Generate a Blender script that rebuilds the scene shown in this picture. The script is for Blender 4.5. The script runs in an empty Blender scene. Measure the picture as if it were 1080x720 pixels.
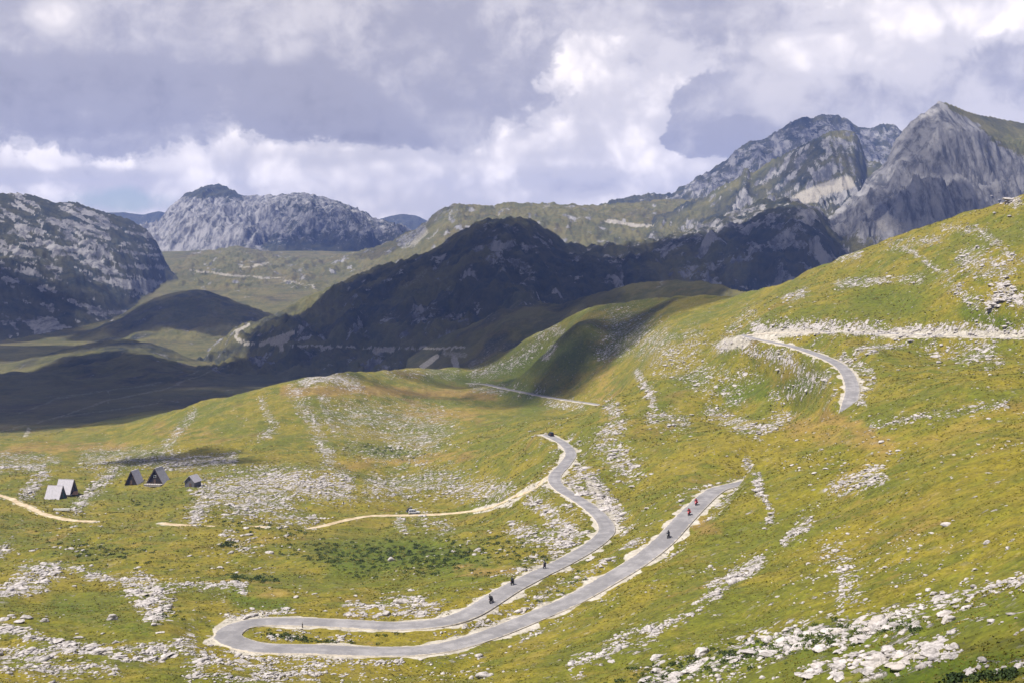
import bpy, bmesh, math, random
import numpy as np
from mathutils import Vector, Matrix
rnd = random.Random(7)
rng = np.random.default_rng(11)
S = bpy.context.scene
COL = S.collection
F = 1158.0            # focal length in units of a 1080 wide frame
HOR = 300.0           # eye level row
CX = 540.0
# ------------------------------------------------------------------ noise
def _hash(ix, iy, seed):
    h = (ix.astype(np.int64) * 374761393 + iy.astype(np.int64) * 668265263 + seed * 982451653) & 0xffffffff
    h = ((h ^ (h >> 13)) * 1274126177) & 0xffffffff
    return ((h ^ (h >> 16)) & 0xffff).astype(np.float32) * np.float32(2 * math.pi / 65536.0)
def gnoise(x, y, seed=0):
    x = np.asarray(x, np.float32); y = np.asarray(y, np.float32)
    ix = np.floor(x); iy = np.floor(y)
    fx = x - ix; fy = y - iy
    ux = fx * fx * fx * (fx * (fx * 6 - 15) + 10); uy = fy * fy * fy * (fy * (fy * 6 - 15) + 10)
    def g(dx, dy):
        a = _hash(ix + dx, iy + dy, seed)
        return np.cos(a) * (fx - dx) + np.sin(a) * (fy - dy)
    a = g(0, 0); b = g(1, 0); c = g(0, 1); d = g(1, 1)
    return ((a + (b - a) * ux) * (1 - uy) + (c + (d - c) * ux) * uy) * 1.5
def fbm(x, y, octv=4, seed=0, gain=.5):
    s = 0; a = 1.; f = 1.; t = 0
    for i in range(octv):
        s = s + a * gnoise(x * f + i * 17.3, y * f - i * 9.1, seed + i); t += a; a *= gain; f *= 2.03
    return s / t
def ridged(x, y, octv=4, seed=0, gain=.5):
    s = 0; a = 1.; f = 1.; t = 0
    for i in range(octv):
        s = s + a * (1 - 2 * np.abs(gnoise(x * f + i * 13.7, y * f + i * 5.3, seed + i))); t += a; a *= gain; f *= 2.03
    return s / t
def sst(a, b, x):
    t = np.clip((x - a) / (b - a), 0, 1); return t * t * (3 - 2 * t)
def W(px, py, D):     # photo column, row and depth -> world point
    return np.array([(px - CX) / F * D, D, -(py - HOR) / F * D])
# ------------------------------------------------------------------ layout of the place
ROAD = [(1230,364,330),(1150,360,352),(1080,357,380),(1000,354.5,410),(920,352,440),(870,350.5,465),(830,350,490),(800,351,507),(787,353.5,512),(789,357,506),(806,359.5,492),
        (830,364,470),(860,373,430),(885,385,400),(897,400,370),(898,418,348),(888,438,328),(870,458,331),(840,482,334),(812,501,326),(787,512,314),(764,512,296),(735,531,258),(704,566,234),
        (676,590,222),(640,611,212),(600,635,203),(560,655,196),(510,673,187),(470,684,181),(430,688,178),(380,685,177),(330,682,177),(280,680,177),(256,677,179),(240,668,183),
        (252,660.5,189),(282,657,192),(350,658,192),(430,660,190),(490,648,195),(540,617,214),(570,604,230),(605,587,255),(632,570,280),(640,557,295),(632,543,314),(612,528,340),(590,514,366),(585,502,390),(596,489,420),(602,478,445),(594,467,472),(576,458,500)]
ROAD2 = [(640,428,680),(622,425,705),(590,420.5,750),(560,415,800),(535,410,850),(512,405,905),(495,404,940)]
TRACK = [(585,500.5,394),(577,504,389),(563,511,382),(546,521,396),(528,530,409),(508,536,425),(480,541,440),(430,544,441),(395,545,440),(370,549,430),(345,555,415),(325,558,405)]
TRACK2 = [(170,553,390),(190,555,386),(230,557,382),(280,557,382)]
TRACK3 = [(-40,515,505),(0,523,480),(25,532,455),(48,542,430),(75,547,418),(100,549,412)]
PTS = """-250 720 120;-250 650 190;-250 600 270;-250 550 400;-250 500 600;-250 468 800
0 720 135;0 650 200;0 600 280;0 550 400;0 522 480;0 490 620;0 467 800;118 651 200;150 692 158;260 692 165
300 720 145;450 720 140;600 720 125;700 720 110;800 720 90;900 720 68;1000 720 57;1080 720 48;1330 720 35;1330 620 55;1330 450 160;1330 340 300;1330 150 450
430 590 286;430 620 234;300 575 320;300 520 480;360 500 540;300 470 620;330 440 700;200 480 600;130 492 575;130 470 720;170 507 520;60 524 490;60 490 610
120 575 330;120 600 280;250 600 275;350 630 225;200 640 212;60 560 385
430 500 560;430 470 650;430 440 740;430 415 830;500 570 320;520 470 560;520 440 680;510 416 840;560 440 640;560 560 312;600 545 328;520 500 500;545 533 380;572 514 372;545 547 345;520 545 380;575 530 350;560 520 385;565 378 870;592 356 850;618 341 830
640 480 412;660 440 462;700 400 520;700 360 650;700 330 780;625 450 482;600 449 510;630 431 530;650 416 560;600 440 620;690 415 505
600 403 790;580 380 910;640 370 800;640 345 860;560 395 930;550 375 960
640 580 250;330 670 183;560 692 160;700 650 160;750 600 195;800 560 215;660 520 360;700 500 345;700 470 400;720 440 440
768 505 277;782 493 285;800 482 297;825 470 300;850 457 306;875 443 312;900 430 312;860 470 285;800 505 270;760 478 350;800 450 395;850 425 420;760 430 460;740 390 560;800 392 478;800 368 490;850 395 440;740 355 610;760 330 690
900 330 465;900 300 540;1000 320 430;1000 280 480;1080 320 395;1080 260 450;1040 300 425;950 375 395;950 400 350;1000 400 310;1080 400 280;1080 450 215;1000 450 240;1000 500 185
900 480 255;900 550 180;900 600 140;850 500 255;1080 500 160;1080 560 115;1080 620 82;1000 620 100;1000 680 70;900 660 98;800 660 128;850 620 138;640 660 175"""
SKY = [(-250,470,750),(0,467,800),(60,463,820),(130,456,800),(200,432,780),(260,417,780),(310,404,790),(345,398,800),(380,393,850),(430,390,920),(500,386,1000),(530,375,1000),(560,357,980),
       (590,340,960),(620,326,930),(660,318,900),(700,314,870),(740,315,820),(780,310,760),(820,300,700),(850,288,660),(900,268,620),(950,248,590),(1000,230,560),(1040,218,540),(1080,207,520),(1330,150,470)]
pts = [tuple(map(float, q.split())) for q in PTS.replace('\n', ';').split(';')] + [s for s in SKY if 0 <= s[0] <= 1080]
def thin(l, n): return [l[i] for i in range(0, len(l), n)]
pts += thin(ROAD, 1) + ROAD2 + TRACK + TRACK2 + TRACK3
pts = np.array(pts, float)
KV = 1.9
def dom(px, D): return np.stack([(px - CX) / 260.0, np.log(D / 200.0) * KV], -1)
Q = dom(pts[:, 0], pts[:, 2]); n = len(Q)
def phi(r2): return .5 * r2 * np.log(r2 + 1e-9)
A = phi(((Q[:, None] - Q[None]) ** 2).sum(-1)) + np.eye(n) * 3e-3
Pm = np.c_[np.ones(n), Q]
M = np.block([[A, Pm], [Pm.T, np.zeros((3, 3))]])
sol = np.linalg.solve(M, np.r_[pts[:, 1], 0, 0, 0])
def near_row(px, D):
    q = dom(px, D)
    out = sol[n] + q[..., 0] * sol[n + 1] + q[..., 1] * sol[n + 2]
    for i in range(n):
        out = out + sol[i] * phi((q[..., 0] - Q[i, 0]) ** 2 + (q[..., 1] - Q[i, 1]) ** 2)
    return out
# ------------------------------------------------------------------ grid
def lrange(a, b, st): return list(np.exp(np.arange(math.log(a), math.log(b), st)))
Drow = np.array([1.5, 2.5, 4, 6] + lrange(8, 46, .06) + lrange(46, 600, .0040) + lrange(600, 4800, .0036) + lrange(4800, 6500, .008) + lrange(6500, 6900, .02) + [6900.])
pxf = np.r_[np.linspace(-250, -45, 24)[:-1], np.arange(-45, 1126, 1.03), np.linspace(1126, 1330, 24)[1:]]
azf = np.arctan((pxf - CX) / F)
a1, a0 = azf[-1], azf[0]
nb = 70
azb = np.linspace(a1, a0 + 2 * math.pi, nb + 2)[1:-1]
tb = (azb - a1) / (a0 + 2 * math.pi - a1)
pxb = 1330 + (-250 - 1330) * tb
px_c = np.r_[pxf, pxb]; az_c = np.r_[azf, azb]
NF = len(pxf); NC = len(px_c); NR = len(Drow)
PX = np.broadcast_to(px_c[None, :], (NR, NC))
DD = np.broadcast_to(Drow[:, None], (NR, NC))
RR = DD / np.where(np.arange(NC)[None] < NF, np.cos(np.arctan((PX - CX) / F)), 1.)
X = (RR * np.sin(az_c)[None, :]); Y = (RR * np.cos(az_c)[None, :])
# near part on a coarse domain grid then bilinear
cpx = np.linspace(-250, 1330, 330); cl = np.linspace(math.log(30), math.log(1150), 300)
CP, CL = np.meshgrid(cpx, cl)
NEAR = near_row(CP, np.exp(CL))
def bil(G, px, D):
    u = np.clip((px + 250) / 1580 * 329, 0, 328.999); v = np.clip((np.log(D) - math.log(30)) / (math.log(1150) - math.log(30)) * 299, 0, 298.999)
    i = u.astype(int); j = v.astype(int); fu = u - i; fv = v - j
    return (G[j, i] * (1 - fu) + G[j, i + 1] * fu) * (1 - fv) + (G[j + 1, i] * (1 - fu) + G[j + 1, i + 1] * fu) * fv
def cur(pairs):
    a = np.array(pairs, float)
    def f(px):
        return [np.interp(px, a[:, 0], a[:, k]) for k in range(1, a.shape[1])]
    return f
def smooth1(v, k):
    ker = np.ones(k) / k; return np.convolve(np.pad(v, (k // 2, k - 1 - k // 2), mode='edge'), ker, 'valid')
Db = cur([(-250,120),(0,130),(300,140),(450,136),(600,122),(750,98),(900,66),(1080,47),(1330,34)])(px_c)[0]
Sd = cur([(a, c) for a, b, c in SKY])(px_c)[0]
Sd[:NF] = smooth1(Sd[:NF], 25)
dn = np.clip(DD, Db[None, :], 1100)
tan_n = (bil(NEAR, PX, dn) - HOR) / F
low = DD < Db[None, :]
tan_n = np.where(low, tan_n + .16 * (1 - DD / Db[None, :]), tan_n)
zn = -tan_n * DD - 1.7 * np.exp(-DD / 10)
# behind the near crest: fall away to the valley
beyond = np.clip(DD - Sd[None, :], 0, None)
zs = -(np.array([np.interp(p, [s[0] for s in SKY], [s[1] for s in SKY]) for p in px_c]) - HOR) / F * Sd
slope = np.interp(px_c, [-250, 130, 300, 500, 640, 800, 1080, 1330], [.02, .06, .25, .22, .22, .25, .35, .4])
zc = zs[None, :] - slope[None, :] * beyond * beyond / (beyond + 40)
wb = sst(-30, 40, DD - Sd[None, :])
zn = zn * (1 - wb) + zc * wb
# ------------------------------------------------------------------ far land: base and landforms
basez = np.interp(Drow, [0, 800, 1000, 1500, 1900, 2300, 2600, 3000, 3400, 4000, 5000, 9000], [-118, -116, -116, -114, -97, -55, -9, 42, 102, 70, 0, -150])
jl = [  # name, crest (px,py,D), foot depth (px,D), foot z, front exponent, back slope, steep gully amplitude
 ('mountain_west', [(-400,150,2300),(-250,170,2300),(0,203,2600),(25,206,2640),(45,209,2650),(60,214,2660),(80,214,2680),(95,219,2700),(110,223,2740),(140,233,2780),(155,242,2800),(166,256,2820),(173,272,2840),(182,290,2860),(205,330,2860)],
  [(-250,1800),(0,1880),(60,1960),(120,2150),(150,2380),(165,2620),(185,2760),(205,2800)], None, 1.0, .5),
 ('mountain_grey', [(120,240,4300),(165,240,4300),(178,220,4300),(195,208,4300),(215,199,4300),(222,197,4300),(232,198,4300),(245,201,4300),(258,209,4300),(275,208,4250),(300,206,4250),(318,206,4250),(335,209,4250),(352,211,4250),(367,216,4250),(382,224,4250),(395,231,4250),(420,241,4250),(440,250,4250),(470,268,4250)],
  [(100,3700),(230,3500),(340,3480),(480,3500)], 95, .8, .5),
 ('mountain_blue', [(60,262,6200),(100,226,6200),(130,224,6200),(150,227,6200),(168,223,6200),(185,228,6200),(260,250,6200),(330,250,6400),(380,238,6400),(398,232,6400),(412,228,6400),(425,226,6400),(440,228,6400),(455,235,6400),(480,250,6400),(520,275,6400)],
  [(0,5200),(1000,5200)], 60, 1.0, .4),
 ('green_ridge', [(100,300,3300),(200,268,3400),(250,262,3400),(300,270,3350),(340,273,3300),(380,266,3250),(410,257,3200),(440,243,3150),(455,231,3100),(468,221,3100),(482,216,3100),(497,218,3100),(515,218,3100),(532,216,3100),(560,216,3100),(590,217,3100),(615,219,3100),(650,218,3150),(700,213,3200),(760,212,3200),(800,225,3200),(900,240,3200)],
  [(100,2500),(300,2400),(450,2300),(600,2250),(800,2300),(900,2400)], None, .85, .3),
 ('dark_ridge', [(150,400,1700),(220,372,1750),(250,350,1800),(300,327,1850),(350,303,1850),(375,291,1850),(395,285,1850),(430,276,1850),(455,266,1850),(470,258,1850),(485,248,1850),(497,240,1850),(515,237,1850),(535,235,1850),(550,236,1850),(565,241,1850),(578,251,1850),(595,261,1850),(620,264,1850),(650,262,1850),(675,259,1900),(700,254,1900),(720,246,1950),(745,238,1950),(770,226,1950),(790,219,1950),(805,213,1950),(825,212,1900),(845,214,1850),(862,221,1850),(876,236,1850),(888,252,1800),(900,268,1780),(930,300,1750)],
  [(150,1450),(250,1330),(350,1300),(500,1200),(560,1150),(700,1200),(850,1350),(930,1500)], None, .85, .45),
 ('mountain_back', [(560,240,3700),(620,222,3700),(640,217,3700),(660,212,3700),(680,206,3700),(690,207,3700),(710,206,3700),(730,194,3700),(750,182,3700),(765,172,3700),(778,160,3700),(790,153,3700),(805,147,3700),(820,140,3700),(835,131,3700),(848,126,3700),(862,122,3700),(875,122,3700),(888,127,3700),(900,133,3700),(912,134,3700),(930,133,3700),(945,136,3700),(965,150,3700),(1000,160,3700),(1100,200,3700)],
  [(560,3150),(700,3150),(850,3000),(1100,3000)], 140, .7, .5),
 ('buttress', [(690,232,2900),(720,219,2900),(745,208,2850),(765,197,2800),(780,190,2800),(786,177,2800),(792,184,2800),(805,176,2800),(815,168,2800),(830,164,2750),(845,155,2700),(860,147,2700),(875,139,2700),(890,137,2700),(902,139,2700),(908,152,2700),(914,170,2700),(930,172,2650),(945,178,2600),(960,190,2600),(1000,200,2600)],
  [(690,2350),(800,2150),(900,2050),(1000,2050)], None, .75, .5),
 ('rock_peak', [(820,262,1900),(850,250,1950),(870,238,1980),(885,226,2000),(900,212,2000),(912,198,2000),(922,182,2000),(936,174,2000),(945,152,2000),(952,144,2000),(965,132,2000),(975,122,2000),(984,113,2000),(990,107,2000),(998,109,2000),(1006,112,2020),(1020,118,2050),(1040,123,2100),(1080,130,2150),(1200,145,2200),(1330,165,2200)],
  [(820,1500),(880,1520),(930,1500),(1000,1450),(1080,1400),(1330,1300)], None, .6, .35),
 ('valley_hill', [(80,360,2000),(110,341,2050),(135,328,2080),(160,316,2100),(185,309,2100),(205,306,2100),(225,309,2100),(245,317,2100),(275,328,2080),(310,338,2050),(350,350,2000)],
  [(80,1800),(200,1800),(350,1750)], None, 1.1, .35),
 ('valley_hill', [(-250,420,1500),(-50,398,1500),(0,388,1520),(40,376,1540),(80,366,1550),(110,360,1560),(135,359,1560),(160,363,1560),(190,374,1560),(215,385,1540),(250,398,1500),(300,410,1450)],
  [(-250,1150),(100,1180),(300,1150)], None, 1.1, .22),
 ('valley_hill', [(430,378,1160),(464,357,1160),(495,343,1160),(527,328,1160),(550,323,1160),(570,321,1160),(590,323,1140),(612,316,1110),(640,307,1090),(667,301,1080),(690,299,1070),(714,298,1050),(745,301,1010),(775,307,960),(800,312,930)],
  [(430,1030),(560,1020),(650,985),(714,950),(800,840)], -80., 1., .25),
]
def smax(a, b, k):
    h = np.clip(.5 + .5 * (b - a) / k, 0, 1)
    return a * (1 - h) + b * h + k * h * (1 - h)
r0 = int(np.searchsorted(Drow, 560))
ZF = np.broadcast_to(basez[r0:, None], (NR - r0, NC)).astype(float).copy()
xs, ys, ds, ps = X[r0:], Y[r0:], DD[r0:], PX[r0:]
ZF += 6 * fbm(xs / 260, ys / 260, 4, 3) * sst(700, 1100, ds)
IDX = np.zeros(ZF.shape, np.int8)          # 0 valley floor, k+1 landform
TT = np.zeros(ZF.shape, np.float32)
AMP = {'mountain_west': 26, 'mountain_grey': 80, 'mountain_blue': 60, 'green_ridge': 34, 'dark_ridge': 58, 'mountain_back': 76, 'buttress': 66, 'rock_peak': 74, 'valley_hill': 16}
for k, (nm, crest, foot, fz, ex, bs) in enumerate(jl):
    c = cur(crest); cpy, cD = c(px_c); fD = cur(foot)(px_c)[0]
    cpy = cpy.copy(); cD = cD.copy()
    cpy[:NF] = smooth1(cpy[:NF], 5); cD[:NF] = smooth1(cD[:NF], 41); fD = fD.copy(); fD[:NF] = smooth1(fD[:NF], 41)
    fD = np.minimum(fD, cD - 60)
    zcst = -(cpy - HOR) / F * cD
    lo, hi = crest[0][0], crest[-1][0]
    fadeo = np.clip(np.maximum(lo - px_c, px_c - hi), 0, None) * 4.0
    zcst = zcst - fadeo
    zfoot = np.interp(fD, Drow, basez) - 4 if fz is None else np.full(NC, float(fz)) - 4
    if nm == 'valley_hill' and fz is not None: zfoot = zcst - 34.
    if nm == 'rock_peak': zfoot = zfoot + 40
    if nm == 'buttress': zfoot = zfoot + 60
    zfoot = np.minimum(zfoot, zcst - 3)
    t = (ds - fD[None]) / (cD - fD)[None]
    tc = np.clip(t, 0, 1)
    if nm in ('green_ridge', 'valley_hill', 'dark_ridge'): sh = tc ** ex * .55 + .45 * sst(0, 1, tc)
    elif nm in ('rock_peak',):
        sh = np.interp(tc, [0, .25, .40, .52, .60, .74, .82, 1], [0, .12, .30, .52, .56, .80, .84, 1])
    elif nm in ('buttress', 'mountain_back'):
        sh = np.interp(tc, [0, .35, .62, 1], [0, .22, .5, 1])
    else: sh = tc ** ex
    z = zfoot[None] + (zcst - zfoot)[None] * sh
    z = np.where(t > 1, zcst[None] - bs * (ds - cD[None]) ** 1.0, z)
    z = np.where(t < 0, zfoot[None] + (ds - fD[None]) * .6, z)
    a = AMP[nm]
    along = xs; dep = ys
    wgt = (.34 + .66 * sst(0, .5, 1 - np.clip(t, 0, 1))) * sst(-.05, .2, t) * np.where(t > 1, .25, 1)
    if nm == 'rock_peak': wgt = wgt * (1 - .85 * sst(968, 990, ps) * sst(.72, .94, t))
    if nm in ('rock_peak', 'buttress', 'mountain_back'):
        wx = along + 30 * fbm(xs / 120, ys / 120, 2, 50 + k)
        nz = .5 * ridged(wx / 95, dep / 420, 5, 60 + k, .55) + .5 * ridged(xs / 160, ys / 160, 5, 80 + k, .5)
        nz = nz - .3 + .26 * ridged(wx / 26, dep / 330, 3, 61 + k, .6) + .1 * ridged(wx / 9, dep / 200, 2, 63 + k)
    elif nm == 'mountain_west':
        nz = ridged((xs * .8 + ys * .5) / 130, (ys * .8 - xs * .5) / 420, 6, 70 + k, .6) - .3 + .45 * fbm(xs / 60, ys / 60, 5, 5)
    elif nm in ('mountain_grey', 'mountain_blue'):
        nz = ridged(xs / 190 + .4 * fbm(xs / 200, ys / 200, 2, 9), ys / 560, 7, 71 + k, .64) - .3 + .18 * ridged(xs / 40, ys / 300, 3, 78)
    elif nm == 'valley_hill':
        nz = fbm(xs / 110, ys / 110, 4, 90 + k)
    else:
        nz = .65 * (ridged(xs / 170, ys / 240, 7, 75 + k, .6) - .35) + .4 * fbm(xs / 70, ys / 70, 6, 44 + k, .58)
    z = z + a * nz * wgt
    if nm in ('green_ridge', 'dark_ridge', 'valley_hill'): z = z + (8. if nm != 'valley_hill' else 2.5) * (ridged(xs / 70, ys / 90, 4, 120 + k, .6) + fbm(xs / 22, ys / 30, 3, 130 + k, .6)) * sst(-.05, .2, t)
    better = z > ZF
    IDX[better] = k + 1
    TT = np.where(better, np.clip(t, 0, 1.2), TT)
    ZF = smax(ZF, z, 14. if nm in ('mountain_west',) else (5. if nm != 'valley_hill' else 10.))
Z = zn.copy()
wf = sst(0, 60, DD[r0:] - Sd[None] - 10)
zf_all = smax(zn[r0:], ZF, 6.)
sel_far = (DD[r0:] > Sd[None] + 20) & (ZF > zn[r0:])
Z[r0:] = zn[r0:] * (1 - wf) + zf_all * wf
far = np.zeros((NR, NC), bool); far[r0:] = sel_far
IDXF = np.zeros((NR, NC), np.int8); IDXF[r0:] = np.where(sel_far, IDX + 1, 0)     # 0 near, 1 valley, 2.. landforms
T = np.zeros((NR, NC), np.float32); T[r0:] = TT
# near relief
r1 = int(np.searchsorted(Drow, 1250))
xn, yn = X[:r1], Y[:r1]; dnn = DD[:r1]
nw = (1 - sst(0, 150, dnn - Sd[None])) * sst(10, 50, dnn)
und = 2.9 * fbm(xn / 42, yn / 42, 4, 21) + .85 * fbm(xn / 11, yn / 11, 3, 22) + .2 * fbm(xn / 3.6, yn / 3.6, 2, 23) * (1 - sst(220, 340, dnn)) + 2.1 * fbm(xn / 26, yn / 26, 3, 29) * sst(220, 320, dnn) + 3.4 * fbm(xn / 120, yn / 120, 2, 27) * sst(150, 400, dnn)
Z[:r1] += und * nw
# ------------------------------------------------------------------ roads flatten the ground
def spline(P, step):
    P = [np.array(p) for p in P]; P = [2 * P[0] - P[1]] + P + [2 * P[-1] - P[-2]]
    out = []
    for i in range(1, len(P) - 2):
        p0, p1, p2, p3 = P[i - 1:i + 3]
        m = max(2, int(np.linalg.norm(p2 - p1) / step))
        for j in range(m):
            t = j / m
            out.append(.5 * (2 * p1 + (p2 - p0) * t + (2 * p0 - 5 * p1 + 4 * p2 - p3) * t * t + (3 * p1 - p0 - 3 * p2 + p3) * t ** 3))
    out.append(P[-2]); out = np.array(out)
    return out
def pathpts(l, step=1.0, sm=9):
    p = spline([W(*q) for q in l], step)
    z = p[:, 2]; p[:, 2] = smooth1(z, sm)
    return p
road_p = pathpts(ROAD, 1.0, 41); road2_p = pathpts(ROAD2, 1.5, 9)
def ground0(x, y):
    px = CX + F * x / y
    c = np.clip(np.searchsorted(pxf, px) - 1, 0, NF - 2); r = np.clip(np.searchsorted(Drow, y) - 1, 0, NR - 2)
    fc = (px - pxf[c]) / (pxf[c + 1] - pxf[c]); fr = (y - Drow[r]) / (Drow[r + 1] - Drow[r])
    return (Z[r, c] * (1 - fc) + Z[r, c + 1] * fc) * (1 - fr) + (Z[r + 1, c] * (1 - fc) + Z[r + 1, c + 1] * fc) * fr
tracks_p = []
for l in (TRACK, TRACK2, TRACK3):
    p = pathpts(l, 1.0, 15); p[:, 2] = .5 * p[:, 2] + .5 * smooth1(ground0(p[:, 0], p[:, 1]), 15); tracks_p.append(p)
def near_field(paths, R):
    d = np.full((NR, NC), 1e3); sw = np.zeros((NR, NC)); sz = np.zeros((NR, NC))
    for P in paths:
        for x, y, z in P:
            px = CX + F * x / y; wpx = R * F / y
            c0, c1 = np.searchsorted(pxf, px - wpx), np.searchsorted(pxf, px + wpx)
            q0, q1 = np.searchsorted(Drow, y - R), np.searchsorted(Drow, y + R)
            if c1 <= c0 or q1 <= q0: continue
            d2 = (X[q0:q1, c0:c1] - x) ** 2 + (Y[q0:q1, c0:c1] - y) ** 2
            d[q0:q1, c0:c1] = np.minimum(d[q0:q1, c0:c1], np.sqrt(d2))
            w_ = 1 / (d2 * d2 + .5); sw[q0:q1, c0:c1] += w_; sz[q0:q1, c0:c1] += w_ * z
    return d, sz / np.maximum(sw, 1e-12)
HW = 2.45
rd, rz = near_field([road_p, road2_p], 14)
w = 1 - sst(HW + 1.2, HW + 8.5, rd); Z = Z * (1 - w) + (rz - .10) * w
td, tz = near_field(tracks_p, 9)
w = (1 - sst(2.2, 6.5, td)) * sst(HW, HW + 3, rd); Z = Z * (1 - w) + (tz - .06) * w
# the meadow bank below the track dips so that the track lies on an open slope
tk = tracks_p[0]; tpx = CX + F * tk[:, 0] / tk[:, 1]; tpy = HOR - F * tk[:, 2] / tk[:, 1]; o_ = np.argsort(tpx)
tpyc = np.interp(px_c, tpx[o_], tpy[o_]); tDc = np.interp(px_c, tpx[o_], tk[o_, 1])
capz = -(tpyc[None] + .5 + .5 * np.clip(tDc[None] - DD, 0, 9) - HOR) / F * DD
inw = (PX > 380) & (PX < 586) & (DD > .62 * tDc[None]) & (DD < tDc[None] + .5) & (rd > HW + 1.5)
edge = sst(380, 430, PX) * sst(HW + 1.5, HW + 6, rd)
Z = np.where(inw, np.minimum(Z, capz) * edge + Z * (1 - edge), Z)
# ------------------------------------------------------------------ masks
PYV = HOR - F * Z / np.maximum(DD, 1)
ROCK = np.zeros((NR, NC), np.float32); GRAV = np.zeros_like(ROCK); DRY = np.zeros_like(ROCK); SCRUB = np.zeros_like(ROCK); LUSH_SHADE = np.zeros_like(ROCK)
fz = sst(900, 1100, DD[:, :NF])
YZ = Y + 1.7 * Z
sl_ = 1 - sst(.35, .9, np.abs(np.gradient(Z[:, :NF], axis=0) / np.gradient(Drow)[:, None])) * (DD[:, :NF] < 900)
jx = sl_ * 9 * fbm(X[:, :NF] / 15, YZ[:, :NF] / 15, 2, 31) * np.minimum(1, 250 / DD[:, :NF]) * (1 - fz) + fz * 5 * fbm(X[:, :NF] / 50, Y[:, :NF] / 50, 4, 33)
jy = sl_ * 6 * fbm(X[:, :NF] / 15 + 50, YZ[:, :NF] / 15, 2, 32) * np.minimum(1, 250 / DD[:, :NF]) * (1 - fz) + fz * 2.2 * fbm(X[:, :NF] / 50 + 30, Y[:, :NF] / 50, 4, 34)
def seg(mask, pl, wd, st, dmin=0, dmax=1e9, soft=.9):
    """raise mask along a polyline of (px,py) with half width wd"""
    pl = np.array(pl, float)
    lo, hi = pl[:, 0].min() - 2.5 * wd, pl[:, 0].max() + 2.5 * wd
    c0, c1 = np.searchsorted(pxf, lo), np.searchsorted(pxf, hi)
    q0, q1 = np.searchsorted(Drow, dmin), np.searchsorted(Drow, dmax)
    if c1 <= c0: return
    u = PX[q0:q1, c0:c1] + jx[q0:q1, c0:c1]; v = PYV[q0:q1, c0:c1] + jy[q0:q1, c0:c1]
    d = np.full(u.shape, 1e9)
    if len(pl) == 1: d = np.hypot(u - pl[0, 0], v - pl[0, 1])
    for (ax, ay), (bx, by) in zip(pl[:-1], pl[1:]):
        L2 = (bx - ax) ** 2 + (by - ay) ** 2 + 1e-6
        t = np.clip(((u - ax) * (bx - ax) + (v - ay) * (by - ay)) / L2, 0, 1)
        d = np.minimum(d, np.hypot(u - ax - t * (bx - ax), v - ay - t * (by - ay)))
    m = (st * (1 - sst(wd * (1 - soft), wd * (1 + soft), d))).astype(np.float32)
    s = mask[q0:q1, c0:c1]
    if st > 0: np.maximum(s, m, out=s)
    else: s += m; np.clip(s, 0, 1, out=s)
N0, N1 = 30, 1150
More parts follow.
